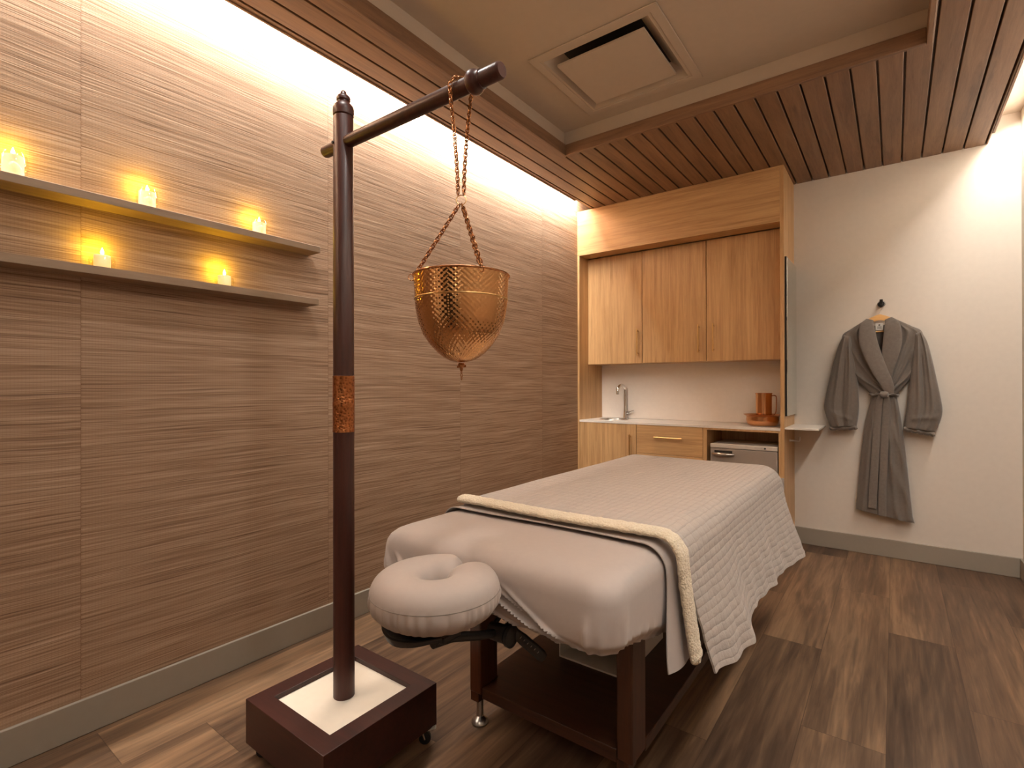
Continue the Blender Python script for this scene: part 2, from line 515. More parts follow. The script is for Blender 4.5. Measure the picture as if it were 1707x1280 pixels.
P0, PW, GV = .164, .1064, .010
def slats(name, x0, x1, y0, y1):
    """one board ceiling panel: boards along Y with open grooves, swept as a single mesh"""
    gs = [P0 + PW * k for k in range(-2, 32)]
    gs = [g for g in gs if x0 + .006 < g < x1 - .006]
    pr = [(x0, ZW)]
    for g in gs:
        pr += [(g - GV / 2 - .002, ZW), (g - GV / 2, ZW + .002), (g - GV / 2, ZW + .035), (g + GV / 2, ZW + .035), (g + GV / 2, ZW + .002), (g + GV / 2 + .002, ZW)]
    pr += [(x1, ZW), (x1, zt), (x0, zt)]
    rings = [[(x, y, z) for x, z in pr] for y in (y0, y1)]
    o = MB().ring_loft(rings).build(name, M['ceilwood'], sharp=20)
    return struct(o)
slats('trim_5', GL, RX0, YF, YB)
slats('trim_6', RX1, GR, YF, YB)
slats('trim_7', RX0, RX1, RY1, YB)
slats('trim_8', RX0, RX1, YF, RY0)
# wooden fascia round the raised ceiling
def fascia(name, a, b, m): return struct(MB().box(a, b).build(name, m, bevel=.003))
fascia('trim_9', (RX0, RY0, ZW - .004), (RX0 + .022, RY1, zt), M['ceilwood'])
fascia('trim_10', (RX1 - .022, RY0, ZW - .004), (RX1, RY1, zt), M['ceilwood'])
fascia('trim_11', (RX0 + .022, RY1 - .022, ZW - .004), (RX1 - .022, RY1, zt), M['ceilwood_x'])
fascia('trim_12', (RX0 + .022, RY0, ZW - .004), (RX1 - .022, RY0 + .022, zt), M['ceilwood_x'])
# edge laths along the light coves
fascia('trim_13', (GL - .014, YF, ZW - .006), (GL, 3.72, zt), M['ceilwood'])
fascia('trim_14', (GR, YF, ZW - .006), (GR + .014, 4.25, zt), M['ceilwood'])
# baseboards
def basebd(name, a, b): return struct(MB().box(a, b).build(name, M['base'], bevel=.003))
basebd('baseboard_left', (0, YF, 0), (.014, 3.98, .122))
basebd('baseboard_back', (1.632, YB - .014, 0), (XR - .014, YB, .122))
basebd('baseboard_right', (XR - .014, YF, 0), (XR, YB, .122))
basebd('baseboard_front', (.014, YF, 0), (XR - .014, YF + .014, .122))

# ------------------------------------------------------------------ lights
def area(name, loc, sx, sy, power, col, rot=(0, 0, 0), spread=PI):
    l = bpy.data.lights.new(name, 'AREA'); l.shape = 'RECTANGLE'; l.size = sx; l.size_y = sy; l.energy = power; l.color = col
    l.spread = spread
    o = bpy.data.objects.new(name, l); COL.objects.link(o); o.location = loc; o.rotation_euler = rot
    return o
LED = (1, .93, .83)
area('cove_light_left', (.066, 1.05, 2.84), .05, 5.7, 265, LED, (0, math.radians(60), 0))
area('cove_light_right', (XR - .072, 1.25, 2.818), .11, 6.1, 100, LED, (0, -math.radians(22), 0))
def spot(name, loc, power, col, size, blend, rad):
    l = bpy.data.lights.new(name, 'SPOT'); l.energy = power; l.color = col; l.spot_size = size; l.spot_blend = blend; l.shadow_soft_size = rad
    o = bpy.data.objects.new(name, l); COL.objects.link(o); o.location = loc; return o
# overhead fill: two unseen spots added under the raised ceiling
for i, (x, y) in enumerate(((.95, .85), (1.95, .85))):
    spot('fill_spot', (x, y, ZP - .01), 44, (1, .955, .89), math.radians(150), .6, .06)

# ------------------------------------------------------------------ camera
yaw, pit, rol = .6412, .0024, -.0018
fw = Vector((-math.sin(yaw) * math.cos(pit), math.cos(yaw) * math.cos(pit), math.sin(pit)))
r0 = Vector((math.cos(yaw), math.sin(yaw), 0)); u0 = r0.cross(fw)
rr = r0 * math.cos(rol) + u0 * math.sin(rol); uu = -r0 * math.sin(rol) + u0 * math.cos(rol)
cam = bpy.data.cameras.new('camera'); co = bpy.data.objects.new('camera', cam); COL.objects.link(co)
cam.sensor_width = 36; cam.sensor_fit = 'HORIZONTAL'; cam.lens = 36 * 854.4 / 1707
cam.clip_start = .02
mw = Matrix(((rr.x, uu.x, -fw.x), (rr.y, uu.y, -fw.y), (rr.z, uu.z, -fw.z))).to_4x4()
mw.translation = (1.8736 * 1.2, 0, 1.2)
co.matrix_world = mw
S.camera = co

# ------------------------------------------------------------------ ceiling vent
v = thing('ceiling_vent', 'square white air diffuser set in the raised ceiling', 'vent', (VX, VY, ZP))
sq = lambda h: [(VX - h, VY - h), (VX + h, VY - h), (VX + h, VY + h), (VX - h, VY + h)]
mb = MB().plate(sq(.345), [sq(.300)], ZP - .007, ZP - .0002)
mb.build('frame', M['plaster'], v, bevel=.003)
mb = MB()
rings = []
for h, z in ((.299, ZP - .004), (.285, ZP - .0045), (.252, ZP + .035), (.215, ZP + .062)):
    rings.append([(x, y, z) for x, y in sq(h)])
mb.ring_loft(rings, True, False, False)
mb.build('collar', M['plaster'], v, sharp=20)
MB().box((VX - .214, VY - .214, ZP + .0625), (VX + .214, VY + .214, ZP + .07)).build('duct', M['dark_in'], v)
MB().box((VX - .240, VY - .222, ZP - .014), (VX + .240, VY + .222, ZP - .001)).build('face_plate', M['plaster'], v, bevel=.002)
for dx in (-.15, .15): MB().tube([(VX + dx, VY, ZP - .001), (VX + dx, VY, ZP + .063)], .008, 8).build('bracket', M['black_metal'], v)

# ------------------------------------------------------------------ wall shelves and candles
def wshelf(label, z0, z1, yend):
    o = MB().box((.001, -.35, z0), (.1, yend, z1)).build('wall_shelf', M['shelfwood'], bevel=.0015)
    return tag(o, label, 'shelf', 'floating shelves on the grasscloth wall')
wshelf('upper floating shelf on the grasscloth wall, holding three candles', 1.820, 1.848, 1.384)
wshelf('lower floating shelf on the grasscloth wall, holding two candles', 1.575, 1.604, 1.376)

def candle(loc, label, wax_h=.05, wax_r=.026, gl_r=.034, gl_h=.062, tall=False):
    t = thing('votive_candle', label, 'candle', loc, 'lit candles on the wall shelves')
    x, y, z = loc
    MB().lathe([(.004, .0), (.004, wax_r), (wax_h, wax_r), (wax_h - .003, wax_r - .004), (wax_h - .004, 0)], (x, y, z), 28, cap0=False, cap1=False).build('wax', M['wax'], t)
    MB().tube([(x, y, z + wax_h - .005), (x + .001, y, z + wax_h + .006)], .0009, 6).build('wick', M['black'], t)
    fl = [(0, .0015), (.003, .0042), (.008, .0056), (.014, .0046), (.02, .0024), (.026, .0004)]
    MB().lathe(fl, (x, y, z + wax_h + .002), 14).build('flame', M['flame'], t)
    g = [(.0005, .0), (.0005, gl_r * .72), (.003, gl_r * .84), (.010, gl_r * .96), (.02, gl_r), (gl_h * .6, gl_r * 1.02), (gl_h * .85, gl_r * .97), (gl_h, gl_r * .86), (gl_h, gl_r * .83), (gl_h * .85, gl_r * .94), (gl_h * .6, gl_r * .98), (.02, gl_r * .96), (.010, gl_r * .91), (.0035, gl_r * .80), (.0032, .0)]
    MB().lathe(g, (x, y, z), 36, cap0=False, cap1=False).build('glass_cup', M['glass'], t)
    l = bpy.data.lights.new('candle_light', 'POINT'); l.energy = CANDLE_W; l.color = (1, .60, .012); l.shadow_soft_size = .006
    lo = bpy.data.objects.new('candle_light', l); COL.objects.link(lo); lo.location = (x - .020, y - .004, z + wax_h + .024)
    return t
CANDLE_W = 1.0
ZS1, ZS2 = 1.8481, 1.6041
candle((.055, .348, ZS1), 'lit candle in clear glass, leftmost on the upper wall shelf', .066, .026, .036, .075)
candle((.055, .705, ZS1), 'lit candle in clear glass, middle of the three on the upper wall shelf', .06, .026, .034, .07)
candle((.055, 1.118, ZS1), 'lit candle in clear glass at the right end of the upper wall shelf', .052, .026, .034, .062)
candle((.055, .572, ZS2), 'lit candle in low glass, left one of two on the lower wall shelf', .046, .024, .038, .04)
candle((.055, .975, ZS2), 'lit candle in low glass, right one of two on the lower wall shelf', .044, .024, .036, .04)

# ------------------------------------------------------------------ drip stand
PX, PY = .782, 1.03
st = thing('drip_stand', 'dark mahogany wheeled stand with square base, tall pole and cross arm', 'stand', (PX, PY, 0))
bx0, bx1, by0, by1, bz0, bz1 = .568, .998, .812, 1.244, .048, .19
fwid = .062
mb = MB()
mb.plate([(bx0, by0), (bx1, by0), (bx1, by1), (bx0, by1)], [[(bx0 + fwid, by0 + fwid), (bx1 - fwid, by0 + fwid), (bx1 - fwid, by1 - fwid), (bx0 + fwid, by1 - fwid)]], bz0, bz1)
mb.build('base_box', M['mahog_x'], st, bevel=.0015)
MB().box((bx0 + fwid + .0005, by0 + fwid + .0005, bz0 + .01), (bx1 - fwid - .0005, by1 - fwid - .0005, bz1 - .016)).build('top_panel', M['cream'], st)
pr = .0335
pole = MB().lathe([(0, pr * 1.02), (1.0, pr), (1.912, pr * .97), (1.918, pr * .9)], (PX, PY, .1745), 32).build('pole', M['mahog'], st)
MB().lathe([(1.046, pr * 1.0), (1.047, pr * 1.05), (1.05, pr * 1.05), (1.052, pr * 1.035), (1.130, pr * 1.035), (1.132, pr * 1.05), (1.144, pr * 1.05), (1.146, pr * 1.035), (1.225, pr * 1.035), (1.227, pr * 1.05), (1.231, pr * 1.05), (1.232, pr)], (PX, PY, 0), 32).build('copper_band', M['engrave'], st)
fin = [(2.092, .028), (2.096, .033), (2.102, .0335), (2.108, .034), (2.118, .034), (2.127, .031), (2.135, .024), (2.140, .019), (2.144, .019), (2.147, .022), (2.154, .0225), (2.160, .02), (2.164, .013), (2.168, .011), (2.176, .009), (2.181, .004)]
MB().lathe(fin, (PX, PY, 0), 28).build('finial', M['mahog'], st)
AZ = 2.004
arm = [(-.105, .015), (-.103, .019), (-.095, .0205), (.3, .0212), (.58, .0216), (.66, .0218), (.664, .0205), (.668, .0185)]
MB().lathe([(h, r) for h, r in arm], (PX, PY, AZ), 28, 'x').build('arm', M['mahog'], st)
MB().lathe([(.560, .0218), (.562, .027), (.568, .031), (.576, .0325), (.584, .031), (.590, .027), (.594, .0245), (.602, .0245), (.603, .0218)], (PX, PY, AZ), 28, 'x').build('arm_collar', M['mahog'], st)
MB().tube([(PX - .012, PY - .0300, AZ - .004), (PX - .012, PY - .0355, AZ - .004)], .0045, 12).build('screw', M['black_metal'], st)
def caster(x, y, dx, dy):
    d = Vector((dx, dy, 0)).normalized(); sd = Vector((-d.y, d.x, 0))
    c = Vector((x, y, .020))
    mb = MB()
    rings = []
    for w, r in ((-.009, .014), (-.008, .0195), (-.004, .02), (.004, .02), (.008, .0195), (.009, .014)):
        rings.append([c + sd * w + d * (r * math.cos(a * PI / 12)) + Vector((0, 0, r * math.sin(a * PI / 12))) for a in range(24)])
    wheel = mb.ring_loft(rings).build('caster', M['black_metal'], st)
    f = MB()
    for sgn in (-1, 1):
        q = c + sd * (.0125 * sgn)
        f.tube([q, q + Vector((0, 0, .02)) - d * .006, q + Vector((0, 0, .0272)) - d * .01], .0035, 8)
    f.tube([Vector((x, y, .0405)) - d * .012, Vector((x, y, .0478)) - d * .012], .014, 16)
    f.build('fork', M['chrome'], wheel)
    b = MB().tube([c + Vector((0, 0, .022)), c + d * .02 + Vector((0, 0, .027)), c + d * .036 + Vector((0, 0, .033))], [.007, .008, .010], 10, .35)
    b.build('brake_lever', M['white'], wheel)
caster(.982, 1.205, .75, .65)
caster(.605, .85, -.6, -.6)
caster(.605, 1.205, -.7, .6)
caster(.96, .85, .7, -.6)

# ------------------------------------------------------------------ hanging copper bowl
BX, BY = 1.309, 1.03
hb = thing('hanging_copper_bowl', 'hammered copper bowl hung by chains from the arm of the dark stand', 'bowl', (BX, BY, 1.262))
RZ = 1.497
prof = [(1.262, 0.0), (1.2625, .012), (1.2665, .03), (1.275, .047), (1.289, .065), (1.31, .0845), (1.337, .103), (1.37, .1155), (1.405, .1225), (1.429, .1248), (1.46, .1262), (RZ - .004, .1285)]
fine = []
for (za, ra), (zb, rb) in zip(prof, prof[1:]):
    for k in range(3): fine.append((lerp(za, zb, k / 3), lerp(ra, rb, k / 3)))
fine.append(prof[-1])
inner = [(z + .0015, max(r - .0018, 0)) for z, r in reversed(prof)]
bowl = MB().lathe([(z - 1.262, r) for z, r in fine] + [(z - 1.262, r) for z, r in inner], (BX, BY, 1.262), 72, cap0=False, cap1=False).build('bowl', M['hammer'], hb)
MB().torus((BX, BY, RZ - .003), .1295, .0026, seg=72).build('rim', M['coppers'], bowl)
MB().torus((BX, BY, 1.4305), .1244, .0022, seg=72).build('bead', M['brass'], bowl)
def link(mb, c, t, n, L, wd, w):
    mb.torus(c, wd, w, nrm=n, seg=12, rs=6, sx=L / wd, xd=t)
def chain(mb, pts, pitch=.0112, L=.0088, wd=.0052, w=.0018, tw=PI / 2):
    P = [Vector(p) for p in pts]
    ln = [0]
    for a, b in zip(P, P[1:]): ln.append(ln[-1] + (b - a).length)
    n = max(2, int(ln[-1] / pitch))
    for i in range(n):
        s = (i + .5) / n * ln[-1]
        k = 0
        while k < len(P) - 2 and ln[k + 1] < s: k += 1
        u = (s - ln[k]) / max(1e-9, ln[k + 1] - ln[k])
        c = P[k].lerp(P[k + 1], u); t = (P[k + 1] - P[k]).normalized()
        n0 = t.orthogonal().normalized(); n1 = t.cross(n0)
        a = .5 + i * tw
        link(mb, c, t, n0 * math.cos(a) + n1 * math.sin(a), L, wd, w)
RGZ = 1.716
MB().torus((BX, BY, RGZ - .014), .0135, .0012, nrm=(.55, -.8, .1), seg=28).build('ring', M['brass'], hb)
# double upper chain looped over the arm
mb = MB()
loop = [(BX - .006, BY - .006, RGZ + .002)]
for k in range(1, 6): loop.append((BX - .006 - .0056 * (k / 6) ** 1.6 * 2, BY - .006 - .0235 * (k / 6) ** 1.6, lerp(RGZ, AZ, k / 6)))
for k in range(0, 9):
    a = PI + PI * k / 8
    loop.append((BX - .014 + .026 * k / 8, BY + .0292 * math.cos(a), AZ - .0292 * math.sin(a)))
for k in range(5, 0, -1): loop.append((BX + .004 + .008 * (k / 6) ** 1.6, BY + .006 + .0235 * (k / 6) ** 1.6, lerp(RGZ, AZ, k / 6)))
loop.append((BX + .004, BY + .006, RGZ + .002))
chain(mb, loop)
mb.build('arm_chain', M['brasswire'], hb)
right = Vector((math.cos(yaw), math.sin(yaw), 0)); fwd = Vector((-math.sin(yaw), math.cos(yaw), 0))
for k, a in enumerate((PI * 1.02, PI / 3.1, -PI / 2.9)):
    d = right * math.cos(a) + fwd * math.sin(a)
    p = Vector((BX, BY, RZ)) + d * .126
    top = Vector((BX, BY, RGZ - .028)) + d * .006
    mb = MB()
    chain(mb, [top, p + Vector((0, 0, .004)) - d * .004])
    c = mb.build('bowl_chain', M['brasswire'], hb)
    MB().torus(p + d * .006 + Vector((0, 0, -.006)), .0098, .0012, nrm=Vector((-d.y, d.x, .25)), seg=20).build('rim_ring', M['brasswire'], c)
mb = MB()
mb.lathe([(-.002, .008), (-.006, .010), (-.010, .0085), (-.013, .005), (-.020, .0045), (-.024, .003)], (BX, BY, 1.262), 18)
mb.tube([Vector((BX, BY, 1.250)) - right * .012, Vector((BX, BY, 1.252)) + right * .013], .0032, 8)
dv = mb.build('drain_valve', M['brasswire'], hb)
mb = MB(); chain(mb, [(BX, BY, 1.240), (BX + .001, BY, 1.215)], .007, .005, .003, .001)
mb.build('drip_chain', M['brasswire'], dv)

# ------------------------------------------------------------------ massage table
TX = 1.35
tb = thing('massage_table', 'dark walnut massage table with low shelf under the grey bedding', 'massage table', (TX, 2.0, 0))
LX0, LX1, LY0, LY1 = 1.045, 1.655, 1.36, 2.66
def leg(x0, x1, y0, y1, inner):
    o = MB().box((x0, y0, .1245), (x1, y1, .6155)).build('leg', M['walnut'], tb, bevel=.004)
    cx_, cy_ = (x0 + x1) / 2 - .010, (y0 + y1) / 2 - .010
    MB().box((cx_ - .018, cy_ - .030, .088), (cx_ + .018, cy_ + .030, .1244)).build('leg_extension', M['walnut'], o, bevel=.002)
    MB().lathe([(0.0, .029), (.004, .031), (.010, .0295), (.017, .023), (.023, .015), (.026, .0125), (.088, .0125)], (cx_, cy_, .0), 24).build('foot', M['steel'], o)
for x0, x1 in ((LX0, LX0 + .05), (LX1 - .05, LX1)):
    for y0, y1 in ((LY0, LY0 + .095), (LY1 - .095, LY1)):
        leg(x0, x1, y0, y1, 0)
MB().plate([(LX0 + .052, LY0 + .004), (LX1 - .052, LY0 + .004), (LX1 - .052, LY0 + .097), (LX1 - .001, LY0 + .097), (LX1 - .001, LY1 - .097), (LX1 - .052, LY1 - .097), (LX1 - .052, LY1 - .004), (LX0 + .052, LY1 - .004), (LX0 + .052, LY1 - .097), (LX0 + .001, LY1 - .097), (LX0 + .001, LY0 + .097), (LX0 + .052, LY0 + .097)], [], .112, .150).build('lower_shelf', M['walnut_x'], tb, bevel=.003)
mb = MB()
mb.box((LX0 + .06, LY0 + .01, .50), (LX1 - .06, LY0 + .045, .585)); 
mb.build('end_rail', M['walnut_x'], tb, bevel=.002)
MB().box((LX0 + .06, LY1 - .045, .50), (LX1 - .06, LY1 - .01, .585)).build('end_rail', M['walnut_x'], tb, bevel=.002)
for x0 in (LX0 + .01, LX1 - .045):
    MB().box((x0, LY0 + .09, .52), (x0 + .035, LY1 - .09, .585)).build('side_rail', M['walnut'], tb, bevel=.002)
MB().box((1.0, 1.16, .616), (1.70, 2.86, .64)).build('table_frame', M['walnut_x'], tb, bevel=.004)

# rounded outline of the mattress, counter-clockwise
BX0, BX1, BY0, BY1 = .945, 1.755, 1.035, 2.955
def outline(inset, rad, n_arc=20, n_side=130):
    x0, x1, y0, y1 = BX0 + inset, BX1 - inset, BY0 + inset, BY1 - inset
    r = max(.004, rad - inset)
    pts = []
    def arc(cx_, cy_, a0):
        for k in range(n_arc): 
            a = a0 + (PI / 2) * k / n_arc
            pts.append((cx_ + r * math.cos(a), cy_ + r * math.sin(a)))
    def side(p, q, n):
        for k in range(n): pts.append((lerp(p[0], q[0], k / n), lerp(p[1], q[1], k / n)))
    arc(x0 + r, y0 + r, PI); side((x0 + r, y0), (x1 - r, y0), n_side)
    arc(x1 - r, y0 + r, -PI / 2); side((x1, y0 + r), (x1, y1 - r), n_side)
    arc(x1 - r, y1 - r, 0); side((x1 - r, y1), (x0 + r, y1), 30)
    arc(x0 + r, y1 - r, PI / 2); side((x0, y1 - r), (x0, y0 + r), 60)
    return pts
ZT = .757
# mattress pad of the table
rings = [[(x, y, z) for x, y in outline(i, .09)] for i, z in ((.02, .6405), (.012, .66), (.010, .68), (.03, .715), (.07, .728), (.12, .73))]
MB().ring_loft(rings).build('mattress_pad', M['pad'], tb)

# fitted sheet: follows the pad, gathers at the hem, tension folds on the end face and at the corners
def hem_z(x, y):
    e = smooth((x - .95) / .8)
    zf = lerp(.612, .582, e)
    if y > 1.14: zf = lerp(zf, .512, smooth((y - 1.08) / .36)) if x > 1.35 else lerp(zf, .56, smooth((y - 1.1) / .3))
    return zf
def sheet_disp(x, y, f, k):
    """outward fold displacement, f = 0 at the top edge .. 1 at the hem"""
    d = 0
    if y < 1.12:                                       # end face: oblique tension folds
        for (xa, sl, am, wd) in ((1.03, .10, .010, .010), (1.11, .18, .012, .010), (1.19, .28, .013, .012), (1.28, .32, .010, .013), (1.42, .22, .006, .010), (.985, .05, .008, .008), (1.36, .30, .005, .008)):
            dd = x - (xa + sl * f)
            d += 1.7 * am * math.exp(-(dd / (.8 * wd)) ** 2) * smooth(f * 2.2) * (1 - .35 * f)
    # mitred pleats at the two near corners
    for (px_, py_, am) in ((1.712, 1.052, .016), (1.745, 1.09, .008), (1.685, 1.036, .010), (.975, 1.06, .006)):
        dd = math.hypot(x - px_, y - py_)
        d += am * math.exp(-(dd / .008) ** 2) * smooth((f - .18) * 2.5)
    # gathered elastic along the right side
    if x > 1.73 and y > 1.10:
        d += .005 * smooth((f - .55) * 3) * math.sin(y * 260 + 3 * math.sin(y * 31))
    else:
        d += .0012 * smooth((f - .7) * 3) * math.sin((x + y) * 110 + 2 * math.sin(x * 17))
    d += (.006 if y < 1.1 else .002) * (noise.noise(Vector((x * 6, y * 6, f * 2 + 5))))* smooth(f * 1.5)
    return d
base = outline(0, .07)
nrm = []
for i in range(len(base)):
    a, b = base[i - 1], base[(i + 1) % len(base)]
    t_ = Vector((b[0] - a[0], b[1] - a[1], 0)).normalized(); nrm.append(Vector((t_.y, -t_.x, 0)))
rings = []
top = [(.20, .0), (.14, .0), (.09, -.0005), (.06, -.002), (.040, -.006), (.022, -.014), (.010, -.025), (.003, -.039), (0, -.055)]
cxm, cym = TX, (BY0 + BY1) / 2
for ins, dz in top:
    pts = outline(ins, .07 + ins)
    rings.append([(x, y, ZT + dz + (.0012 * noise.noise(Vector((x * 5, y * 5, 1))))) for x, y in pts])
NZ = 30
for k in range(1, NZ + 1):
    f = k / NZ
    ring = []
    for (x, y), n in zip(base, nrm):
        zz = lerp(ZT - .055, hem_z(x, y), f)
        tuck = -.02 * smooth((f - .75) * 4)
        p = Vector((x, y, zz)) + n * (sheet_disp(x, y, f, k) + tuck + (.004 if y < 1.1 else .001) * math.sin(f * PI))
        ring.append(tuple(p))
    rings.append(ring)
# centre cap as a shrunken ring pair
c0 = [(lerp(x, cxm, .55), lerp(y, cym, .3), ZT + .0) for x, y, z in rings[0]]
rings = [c0] + rings
fs = MB().ring_loft(rings, True, True, False).build('fitted_sheet', M['sheet'], sharp=80)
tag(fs, 'grey fitted sheet stretched over the massage table mattress', 'sheet')

# profile over the bed cross-section: returns (x, z, fraction of hang) for arc parameter
def over(s, lift, hang_l, hang_r, flare_l, flare_r, rad=.06):
    """s in metres from the left hem; returns point of the cross-section"""
    x0, x1, zt_ = BX0 - lift * .6, BX1 + lift, ZT + lift
    R = rad + lift
    arc = PI / 2 * R
    L1 = hang_l; L2 = L1 + arc; L3 = L2 + (x1 - x0 - 2 * R); L4 = L3 + arc; L5 = L4 + hang_r
    if s < L1:
        f = 1 - s / L1; return (x0 - flare_l * f ** 1.3, zt_ - R - f * hang_l, -f)
    if s < L2:
        a = (s - L1) / R; return (x0 + R - R * math.cos(a), zt_ - R + R * math.sin(a), 0)
    if s < L3: return (x0 + R + (s - L2), zt_, 0)
    if s < L4:
        a = (s - L3) / R; return (x1 - R + R * math.sin(a), zt_ - R + R * math.cos(a), 0)
    f = (s - L4) / hang_r
    return (x1 + flare_r * f ** 1.3, zt_ - R - f * hang_r, f)
def over_len(lift, hl, hr, rad=.06):
    R = rad + lift
    return hl + hr + PI * R + (BX1 - BX0 + 1.6 * lift - 2 * R)

# flat top sheet: a strip shows in front of the fleece
def flat_fn(u, v):
    hl, hr, lift = .20, .235, .0108
    L = over_len(lift, hl, hr)
    s = u * L
    x, z, f = over(s, lift, hl, hr, .0, .020)
    y = lerp(1.335, 1.62, v)
    if f > 0:
        y = lerp(lerp(1.332, 1.285, smooth(f)), 1.62, v)
        x += .004 * math.sin(v * 9) * f
        z -= .08 * f * min(v, .4)
    else:
        y += .006 * math.sin(x * 9 + 1) * (1 - v)
        if v < .08: z += .004 * (1 - v / .08)
    return (x, y, z)
fo = MB().sheet(flat_fn, 120, 24, .003).build('flat_sheet', M['sheet2'], sharp=80)
tag(fo, 'thin grey top sheet edge showing in front of the cream fleece', 'sheet')

# cream fleece: the folded-over roll at the head of the covers, following the bed across
def roll_path():
    pts = []
    hl, hr, lift = .18, .278, .0325
    rd = .035
    L = over_len(lift, hl, hr, rd)
    n = 150
    for i in range(n + 1):
        s = lerp(.18 + .088, L, i / n)
        x, z, f = over(s, lift, hl, hr, .0, .026, rd)
        y = 1.385 + .006 * math.sin(x * 8)
        if f > 0: y += .035 * f
        pts.append((x, y, z))
    return pts
path = [Vector(p) for p in roll_path()]
mb = MB(); rings = []
for i, p in enumerate(path):
    t_ = (path[min(i + 1, len(path) - 1)] - path[max(i - 1, 0)]).normalized()
    side = Vector((0, 1, 0)); side = (side - t_ * side.dot(t_)).normalized()
    nn = side.cross(t_) * -1
    if nn.z < 0 and abs(t_.x) > .7: nn = -nn
    if i == 0: pn = nn
    if nn.dot(pn) < 0: nn = -nn
    pn = nn
    ring = []
    end = min(1, min(i, len(path) - 1 - i) / 3 + .55)
    low = smooth((i / (len(path) - 1) - .9) * 10)
    for j in range(28):
        a = 2 * PI * j / 28
        w = .033 * math.cos(a); h = .0135 * math.sin(a)
        q = p + side * w * end + nn * h * end
        q += nn * (.0028 * noise.noise(q * 70)) + side * (.002 * noise.noise(q * 55)) + nn * (.003 * low * math.sin(i * 2.1) * max(0, math.sin(a)))
        ring.append(q)
    rings.append(ring)
fl = mb.ring_loft(rings).build('fleece_blanket', M['sherpa'], sharp=80)
tag(fl, 'cream fleece blanket edge rolled across the bed between sheet and quilt', 'blanket')

# quilt
HEMX = [(1.40, 1.845), (1.47, 1.846), (1.60, 1.868), (1.69, 1.876), (1.763, 1.889), (1.84, 1.868), (1.92, 1.852), (2.10, 1.852), (2.30, 1.866), (2.40, 1.862), (2.55, 1.872), (2.73, 1.897), (2.85, 1.905), (3.0, 1.88)]
HEMZ = [(1.40, .395), (1.47, .398), (1.60, .380), (1.69, .378), (1.763, .378), (1.84, .395), (1.92, .42), (2.10, .408), (2.30, .40), (2.40, .402), (2.55, .395), (2.73, .385), (2.85, .375), (3.0, .36)]
QL = .031
def quilt_fn(u, v):
    hl, hr, lift = .30, .34, QL
    L = over_len(lift, hl, hr)
    s = u * L
    y = lerp(1.435, 2.99, v)
    x, z, f = over(s, lift, hl, hr, .0, 0)
    if f > 0:
        g = f ** 1.15
        x0 = BX1 + lift
        x = x0 + (interp(HEMX, y) - x0) * g
        z0 = ZT + lift - (.06 + lift)
        z = lerp(z0, interp(HEMZ, y), f)
        x += .004 * math.sin(y * 38 + f * 3) * f
        y += .055 * f * (1 - v) ** 6 + .012 * math.sin(y * 7) * f
    # the foot end droops over the rounded far edge
    d = (y - 2.86)
    if d > 0:
        q = d / .13
        drop = (.075 * (1 - math.sqrt(max(0, 1 - min(1, q) ** 2))) if q <= 1 else .075)
        z -= drop * (1 - min(1, abs(f)))
        if f != 0: x -= .03 * q * q * abs(f) * (1 if f > 0 else -1)
    if v < .02 and f <= 0: z -= .006 * (1 - v / .02)
    n = noise.noise(Vector((x * 4, y * 4, z * 4)))
    z += .003 * n if f == 0 else 0
    x += (.007 * n + .005 * noise.noise(Vector((y * 13, z * 22, 3)))) * max(f, 0)
    return (x, y, z)
LQ = over_len(QL, .30, .34)
q = MB().sheet(quilt_fn, 200, 150, .006, lambda u, v: (u * LQ, v * 1.58)).build('quilt', M['quilt'], sharp=80)
tag(q, 'light grey quilted coverlet hanging over the side of the massage table', 'quilt')
# foot end flap of the quilt hangs down behind
def flap_fn(u, v):
    x = lerp(BX0 - .02, BX1 + .03, u)
    return (x, 2.993 + .012 * v + .004 * math.sin(x * 20) * v, lerp(ZT - .045, .42, v))
MB().sheet(flap_fn, 60, 16, .005, lambda u, v: (u * .85, v * .3)).build('foot_flap', M['quilt'], q, sharp=80)

